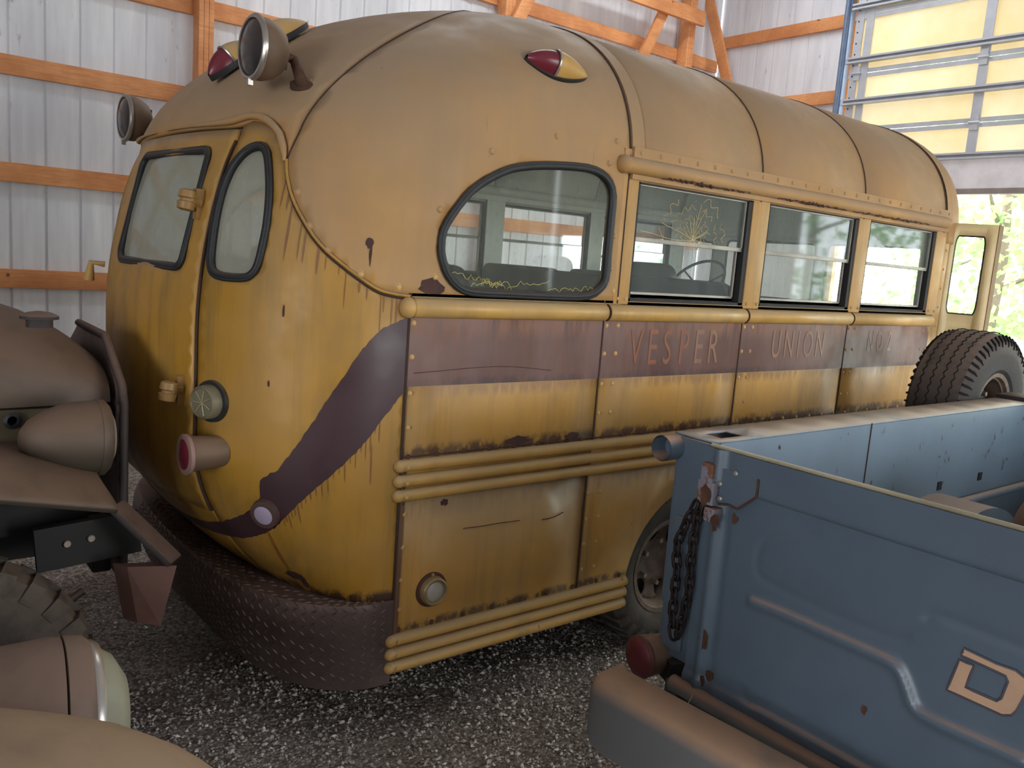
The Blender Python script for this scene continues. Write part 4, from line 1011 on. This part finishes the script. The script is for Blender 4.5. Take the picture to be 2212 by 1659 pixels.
# rivets of the body: the hundred that show largest one by one, the rest together
def rivet_mesh(mb, p, n, r): mb.lathe([(0, r*1.25), (r*.12, r*1.2), (r*.15, r), (r*.5, r*.8), (r*.68, r*.35)], p, n, 8)
COLLECT = False
RV.sort(key=lambda q: ((q[0]-CAMP).length/q[2]) * (1 if q[0].x > .3 else 100))
tmpl = {}
for p, n, r in RV[:100]:
    k = (round(n.x, 2), round(n.y, 2), round(n.z, 2), r, p.z > 1.7); dark = r in (.0085, .006)
    if k not in tmpl:
        m = MB(); rivet_mesh(m, Vector((0, 0, 0)), n, r); o = m.build('rivet', RUST if dark else YELT if p.z > 1.7 else YELM); o.parent = BUS; tmpl[k] = o
    else:
        o = tmpl[k].copy(); COL.objects.link(o)
    o.location = p
m = MB()
for p, n, r in RV[100:]: rivet_mesh(m, p, n, r)
m.build('rivet_rows', YELT, BUS)['kind'] = 'stuff'

# ---------------------------------------------------------------- blue pickup
TRK = thing('pickup_truck', 'faded blue pickup truck with rusty tailgate latch, chain and big lettering, beside the bus', 'truck', (2.55, .51, 0))
ZR = 1.25; YT = .51
xo, xi, xc = 1.80, 1.96, 1.955      # outer rail edge, inner rail edge, tailgate corner
YF = 3.02
XR2 = xc+1.30                        # other end of the tailgate
# left bed side
m = MB(); m.box((xi-.012, YT+.03, .62), (xi, YF, ZR-.005)); m.build('bed_side', BLUEIN, TRK, 30, .002)
m = MB(); m.box((xo+.005, YT+.02, .70), (xo+.02, YF, ZR-.04)); m.build('outer_bed_side', BLUE, TRK, 30, .004)
slot = [(xo+.055, YT+.075), (xi-.035, YT+.075), (xi-.035, YT+.19), (xo+.055, YT+.19)]
sheet('bed_rail', [(xo, YT+.012), (xi, YT+.012), (xi, YF), (xo, YF)], [slot], lambda a, b: Vector((a, b, ZR)), .1, tpaint('dusty_rail_paint', (128, 146, 160), (192, 176, 158), (.3, .9), rust=.69, gloss=.45), TRK, .006)
m = MB(); m.tube([(xo+.012, YT-.06, ZR-.045), (xo+.012, YF, ZR-.045)], .040, 18, caps=False); m.tube([(xo+.012, YT-.059, ZR-.045), (xo+.012, YT+.05, ZR-.045)], .037, 18, caps=False); m.lathe([(0, .037), (.001, .03)], (xo+.012, YT+.0, ZR-.045), (0, 1, 0), 18); m.build('rail_roll', BLUE, TRK, 50)
m = MB(); m.box((xo+.03, YT, .55), (xc+.004, YT+.02, ZR-.008)); m.box((xo+.05, YT-.012, .58), (xc-.03, YT, ZR-.25)); m.build('rear_post', BLUE, TRK, 30, .005)
m = MB(); m.box((xi, 1.4, .60), (xi+.003, 1.404, ZR)); m.build('side_seam', RUST, TRK)
rs_ = random.Random(8); m = MB()
for i in range(46):
    y_, z_ = rs_.uniform(.7, 2.9), rs_.uniform(.95, 1.22); L = rs_.uniform(.006, .03); a = rs_.uniform(-.5, .5); w_ = rs_.uniform(.0012, .003)
    m.add([(xi+.0035, y_-w_, z_), (xi+.0035, y_+math.sin(a)*L, z_+math.cos(a)*L), (xi+.0035, y_+w_*1.4, z_+.002), (xi+.0035, y_-math.sin(a)*L*.3, z_-math.cos(a)*L*.4)], [(0, 1, 2, 3)])
m.build('rust_scratches', RUST, TRK, 0)['kind'] = 'stuff'
for yy in (1.28, 1.62, 2.0, 2.38): MB().box((xi-.002, yy, .93+.0*yy), (xi+.004, yy+.035, .965)).build('stake_hole', DARK, TRK)
m = MB(); m.box((xi, YT+.03, .60), (XR2, YF, .63)); m.build('bed_floor', BLUEIN, TRK)
m = MB(); m.tube([(xi+.02, 1.2, .86), (xi+.02, YF, .86)], .018, 10); m.build('inner_ledge', BLUEIN, TRK, 50)
def hump(a, x_): return Vector((x_, 1.95+.42*math.cos(a), .62+.30*math.sin(a)))
m = MB(); m.grid(hump, [i*PI/24 for i in range(25)], [xi, xi+.22]); m.add([hump(i*PI/24, xi+.22) for i in range(25)], [tuple(range(25))]); m.build('wheel_hump', BLUEIN, TRK, 50)
m = MB(); m.box((xi, YF, .6), (XR2, YF+.03, ZR)); m.build('bed_front', BLUEIN, TRK, 30, .004)
m = MB(); m.box((XR2, YT+.02, .55), (XR2+.16, YF, ZR)); m.build('bed_side', BLUE, TRK, 30, .01)
# tailgate: pressed panel
TW, TH = 1.30, .735
zt0 = ZR-.005-TH
def emb(a, z):
    d = 0
    u, h = a, z-zt0
    def line(pts, wd, dep):
        x = min(seg(u, h, pts[i], pts[i+1]) for i in range(len(pts)-1)); return dep*math.exp(-(x/wd)**2)
    d += .020*(1 if h > TH-.105 else (h-(TH-.113))/.008 if h > TH-.113 else 0)
    d += line(PRS1, .011, -.0048)+line(PRS2, .015, .014)+line(PRS3, .011, -.0048)+line(PRS4, .012, -.005)
    d += .012*math.exp(-((u-.055)/.014)**2)-.006*math.exp(-((u-.09)/.012)**2)
    d += .010*sstep(.05, .02, h)
    return Vector((xc+a, YT-.018-d, z))
def seg(x, y, a, b):
    dx, dy = b[0]-a[0], b[1]-a[1]; t = max(0, min(1, ((x-a[0])*dx+(y-a[1])*dy)/(dx*dx+dy*dy))); return math.hypot(x-a[0]-dx*t, y-a[1]-dy*t)
def tg(u, v): p = ony(u, v, YT-.02); return (p.x-xc, p.z-zt0)
PRS1 = cr([tg(1760, 1150), tg(1665, 1160), tg(1637, 1190), tg(1634, 1235), tg(1660, 1260), tg(1740, 1300), tg(1850, 1350), tg(1930, 1378), tg(1955, 1376)], 4, False)
PRS2 = cr([tg(1625, 1300), tg(1700, 1330), tg(1800, 1375), tg(1890, 1415), tg(1935, 1440), tg(1955, 1480), tg(1975, 1530), tg(2020, 1560), tg(2120, 1605), tg(2212, 1645)], 4, False)
PRS3 = cr([tg(2000, 1335), tg(2025, 1330), tg(2090, 1355), tg(2212, 1402), tg(2400, 1480)], 4, False)
PRS4 = cr([tg(1602, 1490), tg(1615, 1515), tg(1650, 1525), tg(1760, 1585), tg(1880, 1655), tg(2050, 1740)], 4, False)
m = MB(); nx_, nz_ = 150, 90
m.grid(emb, [TW*i/nx_ for i in range(nx_+1)], [zt0+TH*i/nz_ for i in range(nz_+1)])
m.box((xc, YT-.012, zt0), (xc+TW, YT+.02, ZR-.012))
o = m.build('tailgate', BLUE, TRK, 60)
TG = o
m = MB(); m.tube([(xc+.01, YT-.016, ZR-.006), (xc+TW, YT-.016, ZR-.006)], .0085, 10); m.build('tailgate_top_edge', plain('worn_edge_paint', (176, 166, 140), .35, .1, var=.3), TG, 50)
m = MB(); m.tube([(xc-.03, YT-.03, zt0-.02), (xc+TW, YT-.03, zt0-.02)], .026, 14); m.build('tailgate_hinge_roll', tpaint('roll_paint', (112, 118, 122), (150, 120, 100), (-.1, .7), rust=.7), TG, 50)
# hinge plate, latch, bolts
pz = lambda u, v, d=.0: ony(u, v, YT-.04-d)
m = MB(); pl = [pz(1557, 1010), pz(1638, 1035), pz(1634, 1073), pz(1592, 1100), pz(1570, 1090), pz(1552, 1090)]
n_ = len(pl); m.add([p for p in pl]+[p+Vector((0, .012, 0)) for p in pl], [tuple(range(n_))]+[(i, (i+1) % n_, n_+(i+1) % n_, n_+i) for i in range(n_)]); m.build('latch_plate', BLUE, TG, 30)
m = MB(); m.tube([pz(1638, 1036, .004), pz(1634, 1073, .004), pz(1592, 1100, .004), pz(1572, 1090, .004), pz(1552, 1089, .004)], .0035, 6); m.build('plate_rust_edge', RUST, TG)
LT_ = tpaint('latch_paint', (120, 138, 160), (130, 90, 66), (-.5, .9), rust=.5, gloss=.6)
m = MB(); a = pz(1536, 1020); b = pz(1548, 1120); c_ = .03
for (u, v, r, ln) in ((1536, 1020, .022, .04), (1532, 1062, .03, .05), (1540, 1110, .02, .03)):
    p = pz(u, v); m.box((p.x-r, p.y-.02, p.z-ln*.7), (p.x+r, p.y+.02, p.z+ln*.7))
m.build('tailgate_latch', LT_, TG, 30, .006)
for u, v in ((1556, 1045), (1556, 1077), (1590, 1023)): MB().lathe([(0, .009), (.004, .008), (.007, .004)], pz(u, v, .002), (0, -1, 0), 12).build('bolt', plain('zinc_bolt', (160, 160, 158), .4, .5), TG)
for k, (u, v, r) in enumerate(((1528, 1068, .022), (1548, 1128, .018), (1572, 1125, .012), (1508, 1385, .020), (1518, 1475, .024), (1504, 1478, .012), (1852, 1540, .009), (1585, 1082, .006))):
    p = ony(u, v, YT-.052 if u < 1530 or v < 1140 else YT-.05); rnd = random.Random(k); n_ = 14; c = []
    for i in range(n_): aa = 2*PI*i/n_; q = r*(1+rnd.uniform(-.35, .35)); c.append(p+Vector((math.cos(aa)*q*.8, -.0, math.sin(aa)*q*1.4)))
    q2 = emb(p.x-xc, p.z) if p.x > xc and p.z > zt0 else None
    yy = (q2.y-.002) if q2 else YT-.022
    if u < 1560 and v < 1140: yy = YT-.062
    MB().add([Vector((x.x, yy, x.z)) for x in c], [tuple(range(n_))]).build('rust_spot', RUST, TG, 0)
m = MB(); m.tube([pz(1640, 1052, -.012), pz(1680, 1062, -.012), pz(1730, 1080, -.012), pz(1785, 1102, -.012)], .0022, 5); m.build('rust_crease', RUST, TG, 0)
# chain from the latch
m = MB()
def chain(pts, n, L=.034):
    P = cr(pts, 10, False); P = [Vector(p) for p in P]; ds = [0]
    for i in range(1, len(P)): ds.append(ds[-1]+(P[i]-P[i-1]).length)
    for k in range(n):
        s_ = ds[-1]*(k+.5)/n; i = max(j for j in range(len(ds)) if ds[j] <= s_); i = min(i, len(P)-2)
        f = (s_-ds[i])/max(1e-6, ds[i+1]-ds[i]); p = P[i].lerp(P[i+1], f); d = (P[i+1]-P[i]).normalized()
        x = d.cross(Vector((.4, 1, 0))).normalized(); y = d.cross(x)
        if k % 2: x = y
        hl = ds[-1]/n*.68; w_ = .0115
        lp = [p+d*(hl-w_)+(d*math.sin(a)+x*math.cos(a))*w_ for a in [i*PI/5 for i in range(6)]]+[p-d*(hl-w_)-(d*math.sin(a)+x*math.cos(a))*w_ for a in [i*PI/5 for i in range(6)]]
        MB().tube(lp, .0052, 7, True).build('chain_link', CHAINM, CH, 60)
CH = bpy.data.objects.new('tailgate_chain', None); COL.objects.link(CH); CH.parent = TRK; CH.location = (0, 0, 0)
yc_ = YT-.05
chain([ony(1515, 1085, yc_), ony(1500, 1150, yc_), ony(1492, 1210, yc_), ony(1488, 1270, yc_), ony(1478, 1320, yc_), ony(1462, 1375, yc_)], 13)
chain([ony(1505, 1085, yc_-.01), ony(1465, 1170, yc_-.01), ony(1462, 1230, yc_-.01), ony(1456, 1290, yc_-.01), ony(1452, 1340, yc_-.01), ony(1456, 1378, yc_-.01)], 12)
# decal lettering
DEC = plain('tan_decal', (196, 160, 132), .5, var=.15); DECB = plain('dark_decal_line', (86, 84, 92), .5)
def tgpt(a, b, o=0): p = emb(a, zt0+b); return p+Vector((0, -.0015-o, 0))
def dec(loop, holes=()):
    sheet('decal_letter', loop, list(holes), lambda a, b: tgpt(a, b, .0006), .03, DEC, TG)
    for l in [loop]+list(holes):
        m = MB(); l2 = l+[l[0]]; m.tube([tgpt(a, b, .001) for a, b in dens(l, .02)], .0032, 4, True); m.build('decal_outline', DECB, TG, 0)
        cxm = sum(p[0] for p in l)/len(l); czm = sum(p[1] for p in l)/len(l)
D1 = [tg(2083, 1400), tg(2155, 1434), tg(2195, 1448), tg(2222, 1470), tg(2215, 1500), tg(2196, 1535), tg(2185, 1545), tg(2165, 1545), tg(2045, 1490), tg(2072, 1425), tg(2104, 1438), tg(2086, 1485), tg(2152, 1514), tg(2163, 1508), tg(2177, 1472), tg(2172, 1460), tg(2076, 1416)]
dec(D1)
d0 = tg(2045, 1490); d1 = tg(2083, 1400); hD = d1[1]-d0[1]
x_ = tg(2205, 1550)[0]+.012; b0 = d0[1]
for wdt in (.13,):
    dec(rrect(x_, b0, x_+wdt, b0+hD, .025), [rrect(x_+.035, b0+.035, x_+wdt-.035, b0+hD-.035, .012)])
dec([(a-d0[0]+x_+.16, b) for a, b in D1])
xg = x_+.33
dec([(xg, b0), (xg+.12, b0), (xg+.12, b0+.06), (xg+.06, b0+.06), (xg+.06, b0+.035), (xg+.035, b0+.035), (xg+.035, b0+hD-.035), (xg+.12, b0+hD-.035), (xg+.12, b0+hD), (xg, b0+hD)])
xg += .15; g_ = hD/5
dec([(xg, b0), (xg+.11, b0), (xg+.11, b0+g_), (xg+.035, b0+g_), (xg+.035, b0+2*g_), (xg+.09, b0+2*g_), (xg+.09, b0+3*g_), (xg+.035, b0+3*g_), (xg+.035, b0+4*g_), (xg+.11, b0+4*g_), (xg+.11, b0+hD), (xg, b0+hD)])
# sill under the tailgate, tail lamp, rear bumper
m = MB(); m.box((xc-.06, YT-.03, zt0-.17), (xc+TW, YT+.02, zt0-.02)); m.build('rear_sill', tpaint('sill_paint', (70, 80, 88), (110, 96, 84), (.1, .8)), TRK, 30, .006)
for u, v in ((1470, 1508), (1498, 1537)): MB().lathe([(0, .013), (.006, .012), (.008, .004)], ony(u, v, YT-.032), (0, -1, 0), 12).build('bolt', DGREY, TRK)
lc = ony(1372, 1418, YT-.06)
o = bpy.data.objects.new('tail_lamp', None); COL.objects.link(o); o.parent = TRK; o.location = lc-TRK.location
ax_ = Vector((-.12, -1, .02)); lc2 = ony(1385, 1418, YT-.06)
m = MB(); m.lathe([(-.12, .02), (-.115, .045), (-.09, .058), (-.05, .062), (0, .066)], lc2, ax_, 36); m.build('lamp_shell', plain('lamp_shell_paint', (104, 84, 70), .6, dust=(136, 108, 88), dl=(-.2, .8)), o, 50)
m = MB(); m.lathe([(-.002, .066), (.008, .067), (.012, .062)], lc2, ax_, 36); m.build('lamp_rim', plain('lamp_rim_red', (104, 66, 60), .5), o, 50)
m = MB(); m.lathe([(.008, .062), (.020, .05), (.026, .03), (.028, .004)], lc2, ax_, 36); m.build('lamp_lens', plain('dusty_red_lens', (112, 44, 52), .45, var=.25), o, 60)
m = MB(); m.bar(lc2+Vector((.03, .08, -.02)), (xc-.04, YT-.0, lc2.z-.03), .05, .07); m.build('lamp_bracket', DARK, o)
# bumper: thick box channel with a rounded end
zb1 = .585; yb = YT-.12
bl = onz(1262, 1462, zb1)
BP = tpaint('bumper_paint', (112, 112, 112), (172, 140, 114), (.2, .8), rust=.74, gloss=.6)
prof = [(0, -.19), (0, -.04), (.01, -.012), (.035, 0), (.135, 0), (.16, -.02)]
m = MB(); p0_ = onz(1266, 1465, zb1); p1_ = onz(1606, 1659, zb1); dr = (p1_-p0_).normalized(); 
far_ = p0_+dr*1.75; nx2 = Vector((dr.y, -dr.x, 0))
if nx2.y > 0: nx2 = -nx2
rows = []
for s_, sh in ((0, .6), (.012, .85), (.035, .97), (.07, 1), (1.75, 1)):
    rows.append([p0_+dr*s_-nx2*(.0+b_*1.0+(1-sh)*.06)+Vector((0, 0, c*1.0 if c > -.1 else c*sh)) for b_, c in prof])
np_ = len(prof); vs = [p for r in rows for p in r]
m.add(vs, [(i*np_+j, (i+1)*np_+j, (i+1)*np_+j+1, i*np_+j+1) for i in range(len(rows)-1) for j in range(np_-1)]+[tuple(range(np_))])
m.build('rear_bumper', BP, TRK, 45, fix=True)
for s_ in (.75, 1.5): m = MB(); a = p0_+dr*s_-nx2*.14-Vector((0, 0, .12)); m.bar(a, a-nx2*.25+Vector((0, .05, 0)), .05, .05); m.build('bumper_bracket', DGREY, TRK)
st = MB(); q = [ony(1497, 1500, YT-.07), ony(1480, 1530, YT-.1), ony(1455, 1555, YT-.12), ony(1452, 1580, YT-.12)]; st.tube(cr(q, 5, False), .0016, 4); st.tube(cr([ony(1490, 1545, YT-.1), ony(1465, 1562, YT-.12), ony(1436, 1580, YT-.14)], 5, False), .0014, 4)
o = st.build('twine', plain('pale_twine', (190, 170, 140), .8), TRK, 0)
# underside and wheels
m = MB(); m.box((2.2, YT, .45), (2.3, 5, .6)); m.box((2.9, YT, .45), (3.0, 5, .6)); m.build('chassis_frame', DGREY, TRK)
for sx in (2.02, 3.2):
    wheel(TRK, (sx, 1.95, .36), (-1 if sx < 2.5 else 1, 0, 0), .36, .2, .2, TYRE, RIMB, tread='lug', holes=False)
sp = wheel(TRK, (1.64, 2.93, 1.158), (1, 0, 0), .40, .29, .19, TYRE, RIMB, name='spare_wheel', tread='road', holes=True, hand=4)
m = MB(); m.bar((1.70, 2.93, 1.16), (2.0, 2.93, 1.24), .05, .012, (0, 1, 0)); m.box((1.80, 2.85, ZR-.002), (2.02, 3.05, ZR+.02)); m.build('spare_carrier', DGREY, TRK, 30, .003)
# rusty wheel lying against the inside
o = thing('loose_wheel', 'rusty brown tyre standing inside the bed of the blue pickup', 'wheel', (2.62, 1.75, .63))
wheel(o, (2.62, 1.75, .92), (.75, -.65, .05), .29, .17, .19, plain('rusty_tan_tyre', (128, 96, 74), .8, var=.4), RUST, tread='none')

# ---------------------------------------------------------------- dusty old truck, left
OT = thing('old_truck', 'dusty brown old truck with bullet headlight, nosed up to the bus rear', 'truck', (-.1, -1.6, 0))
ycam = -.95
def lathe_obj(name, prof, o_, ax__, mat, parent, n=36, sm=50, sx=1, up=None):
    m = MB(); m.lathe(prof, o_, ax__, n, 0, sx, up); return m.build(name, mat, parent, sm)
# headlight pod
hl = bpy.data.objects.new('headlight', None); COL.objects.link(hl); hl.parent = OT
hc = onx(206, 945, .74); hl.location = hc-OT.location
R_ = .114
lathe_obj('headlight_shell', [(-.205, .01), (-.20, .03), (-.18, .058), (-.145, .082), (-.10, .101), (-.05, .111), (0, R_)], hc, (0, 1, -.03), OLIVE, hl)
lathe_obj('headlight_rim', [(0, R_+.002), (.02, R_+.001), (.032, R_-.012), (.03, R_-.018)], hc, (0, 1, -.03), OLIVE, hl)
lathe_obj('headlight_glass', [(.028, R_-.012), (.045, .07), (.05, .005)], hc, (0, 1, -.03), WLENS, hl)
m = MB(); m.lathe([(0, .03), (.10, .045)], hc+Vector((0, -.07, -.09)), (0, 0, -1), 16); m.build('headlight_foot', OLIVE, hl, 50)
# hood: rounded top, nose and flat sides
XH0, XH1 = -.38, .53; YN = -.79
def hood(u, s_):   # u across 0..1 , s_ along 0 nose .. 1 back
    k = .42+.58*math.sin(min(s_/.17, 1)*PI/2)**.85 if s_ > 0 else .0; y = YN-s_*2.0
    hw = (XH1-XH0)/2*(.96+.04*min(1, s_*5)); cx = (XH0+XH1)/2
    a = PI*u; c, sn = math.cos(a), math.sin(a); r = (abs(c)**2.7+abs(sn)**2.7)**(-1/2.7)
    zt = 1.455+.04*s_; zl = 1.17
    return Vector((cx+hw*c*r*(.94+.06*min(1, k)), y, zl+(zt-zl)*sn*r*k))
m = MB(); m.grid(hood, [i/32 for i in range(33)], [0, .002, .01, .025, .045, .07, .1, .13, .16, .2, .3, .5, .75, 1]); m.build('hood', OLIVE, OT, 50)
m = MB(); m.tube([hood(.035, s_)+Vector((.004, 0, .0)) for s_ in (.2, .4, .7, 1)], .012, 8); m.build('hood_trim', OLIVE, OT, 50)
m = MB(); m.box((XH0+.02, YN-2.0, .95), (XH1-.015, YN-.02, 1.165)); m.build('hood_side', plain('olive_side', (92, 82, 60), .65, var=.35, vs=9), OT, 30, .02)
p = onx(28, 910, XH1); m = MB(); m.lathe([(0, .022), (.01, .026), (.014, .016), (.0, .012)], (XH1-.012, p.y, p.z), (1, 0, 0), 18); m.build('side_knob', BLK, OT, 50)
cpz = onz(85, 690, 1.49); m = MB(); m.lathe([(0, .032), (.022, .032), (.022, .046), (.03, .046), (.038, .03), (.042, .008)], (cpz.x, cpz.y, cpz.z-.02), (0, 0, 1), 24); m.build('radiator_cap', DGREY, OT, 40)
# brush guard of perforated steel
GX0, GX1, GY = -.42, .62, -.765
gl = [(GX0, .56), (GX1, .56), (GX1, 1.185), (GX1-.03, 1.235), (GX1-.30, 1.37), (GX0+.3, 1.37), (GX0, 1.2)]
hs = [rrect(GX1-.085+.018*i, 1.14-.052*j, GX1-.085+.018*i+.009, 1.14-.052*j+.030, .004, 2) for i in range(4) for j in range(9)]
sheet('radiator_guard', gl, hs, lambda a, z: Vector((a, GY-.012*((a-.05)/.5)**2-.0*z, z)), .12, plain('guard_steel', (70, 58, 54), .6, .1, var=.3, dust=(110, 90, 80), dl=(-.2, .9)), OT, .006)
m = MB(); m.tube([Vector((a, GY-.012*((a-.05)/.5)**2, z)) for a, z in gl[1:6]], .014, 8); m.build('guard_rim', DGREY, OT, 50)
# wing
WA0, WA1 = onx(0, 1066, 1.0), onx(252, 1088, .93)
WB0, WB1 = onx(0, 985, .86), onx(208, 1018, .80)
WC0, WC1 = onx(0, 955, .50), onx(190, 960, .50)
def wing(u, s_):   # u across 0 inner..1 outer ; s_ along 0 tip .. 1 at the frame edge, beyond: further back
    L = [Vector(p1).lerp(p0, s_) for p0, p1 in ((WC0, WC1), (WB0, WB1), (WA0, WA1))]
    L.append(L[2]+Vector((.0, 0, -.03)))
    for p in L: p.z -= .10*max(0, s_-1)**2
    P = cr(L, 6, False); return Vector(P[int(round(u*(len(P)-1)))])
m = MB(); m.grid(wing, [i/18 for i in range(19)], [-.0, .05, .15, .3, .5, .75, 1, 1.5, 2, 2.5, 3])
o = m.build('front_wing', OLIVE, OT, 50); md = o.modifiers.new('t', 'SOLIDIFY'); md.thickness = .012
# front bumper and frame horn
m = MB(); m.box((-.75, -.86, .60), (.55, -.80, .78)); m.build('front_bumper', DGREY, OT, 30, .01)
A = [onx(u, v, x) for u, v, x in ((250, 1090, .72), (378, 1213, .84), (372, 1224, .86))]
m = MB(); m.bar(A[0], A[1], .085, .022); m.build('bumper_top_strap', DGREY, OT, 30, .009)
q = [onx(275, 1225, .80), onx(382, 1222, .86), onx(347, 1352, .84), onx(297, 1345, .80)]
m = MB(); m.add(q+[p+Vector((-.05, -.03, 0)) for p in q], [(0, 1, 2, 3), (7, 6, 5, 4), (0, 4, 5, 1), (1, 5, 6, 2), (2, 6, 7, 3), (3, 7, 4, 0)]); m.build('bumper_end', plain('reddish_primer', (110, 78, 68), .7, var=.3), OT, 30)
m = MB(); m.box((.44, -3.0, .74), (.47, -.82, .98)); m.build('inner_wing', DARK, OT)
m = MB(); m.box((.28, -3.0, .62), (.36, -.8, .80)); m.bar(onx(75, 1190, .62), onx(300, 1145, .62), .03, .14); m.build('frame_horn', DARK, OT)
for u, v in ((145, 1175), (197, 1163)): MB().lathe([(0, .012), (.006, .01)], onx(u, v, .64), (1, 0, 0), 10).build('bolt', plain('bright_bolt', (170, 156, 140), .5), OT)
m = MB(); p = onx(180, 1200, .6); m.bar(p, p-Vector((0, 0, .12)), .05, .05); m.tube([p-Vector((0, 0, .12)), p-Vector((0, .05, .15)), p-Vector((0, .1, .13))], .015, 8); m.build('tow_hook', DGREY, OT)
wheel(OT, (.86, -1.335, .42), (1, 0, .02), .415, .2, .2, TYREG, RUST, tread='lug', holes=False)
wheel(OT, (-.85, -1.335, .42), (-1, 0, 0), .415, .2, .2, TYREG, RUST, tread='lug', holes=False)
m = MB(); m.tube([(-.8, -1.33, .38), (.78, -1.33, .38)], .045, 10); m.build('front_axle', DGREY, OT)
m = MB(); m.box((-.9, -3.6, .7), (.85, -2.8, 1.9)); m.build('cab', OLIVE, OT, 30, .12)

# ---------------------------------------------------------------- nearest dusty vehicle
NC = thing('old_car', 'dusty tan car in the near left corner, only its wing top and headlight showing', 'car', (2.0, -1.9, 0))
hl = bpy.data.objects.new('headlight', None); COL.objects.link(hl); hl.parent = NC
hc = ond(128, 1500, 1.5)-Vector((0, 0, .055)); hl.location = hc-NC.location
PINK = tpaint('dusty_mauve_paint', (84, 68, 58), (116, 95, 82), (-.5, .6), gloss=.6, rust=.9)
lathe_obj('headlight_shell', [(-.34, .09), (-.25, .125), (-.12, .145), (-.02, .152), (0, .150)], hc, (.1, 1, -.04), PINK, hl)
lathe_obj('headlight_collar', [(.002, .146), (.004, .152), (.035, .149), (.05, .135)], hc, (.1, 1, -.04), PINK, hl)
lathe_obj('headlight_rim', [(.045, .138), (.052, .139), (.062, .132), (.058, .126)], hc, (.1, 1, -.04), CHROME, hl)
lathe_obj('headlight_glass', [(.055, .128), (.085, .108), (.108, .068), (.115, .005)], hc, (.1, 1, -.04), plain('dusty_lens', (150, 148, 128), .35, var=.25), hl)
fc = ond(312, 1628, 1.05)
def fen(a, b):
    ph = b*PI/2; c, s_ = math.cos(ph), math.sin(ph); r = (c**3.4+s_**3.4)**(-1/3.4)
    return Vector((fc.x+.0+.50*c*r*math.cos(a)-.10, fc.y-.62+(.86 if math.sin(a) > 0 else .9)*c*r*math.sin(a), fc.z-.55+.553*s_*r))
m = MB(); m.grid(fen, [i*2*PI/48 for i in range(49)], [i/20 for i in range(20)]+[.999]); m.build('wing', TAN, NC, 60)
m = MB(); m.box((1.1, -3.9, .35), (2.5, -1.3, .78)); m.build('body', PINK, NC, 30, .08)
wheel(NC, (2.45, -1.75, .33), (1, 0, 0), .33, .17, .18, TYRE, RUST, tread='none', holes=False)
wheel(NC, (1.15, -1.75, .33), (-1, 0, 0), .33, .17, .18, TYRE, RUST, tread='none', holes=False)

# ---------------------------------------------------------------- loose gravel
rnd = random.Random(21); m = MB()
FEET = [(.955, 1.5), (.76, 1.5), (-.955, 1.5), (-.76, 1.5), (.86, -1.335), (-.85, -1.335), (2.02, 1.95), (3.2, 1.95), (2.45, -1.75), (1.15, -1.75)]
for i in range(30000):
    x = rnd.uniform(.2, 2.6); y = rnd.uniform(-1.4, 2.0)
    if rnd.random() < .25: x = rnd.uniform(-2.5, 2.6); y = rnd.uniform(-2.5, 3.5)
    if any(abs(x-a) < .17 and abs(y-b) < .24 for a, b in FEET): continue
    s_ = .0035+.0075*rnd.random()**2.4; z = gh(x, y)+s_*.4; c = Vector((x, y, z)); a = rnd.random()*PI
    d1, d2, d3 = Vector((math.cos(a), math.sin(a), rnd.uniform(-.3, .3)))*s_*rnd.uniform(.9, 1.5), Vector((-math.sin(a), math.cos(a), rnd.uniform(-.3, .3)))*s_*rnd.uniform(.7, 1.1), Vector((rnd.uniform(-.3, .3), rnd.uniform(-.3, .3), 1))*s_*rnd.uniform(.5, .9)
    m.add([c+d1, c+d2, c-d1, c-d2, c+d3, c-d3], [(0, 1, 4), (1, 2, 4), (2, 3, 4), (3, 0, 4), (1, 0, 5), (2, 1, 5), (3, 2, 5), (0, 3, 5)])
o = m.build('loose_gravel', STONE, None, 0, fix=False); setp(o, 'loose grey gravel chips scattered on the barn floor', 'gravel', None, 'stuff')
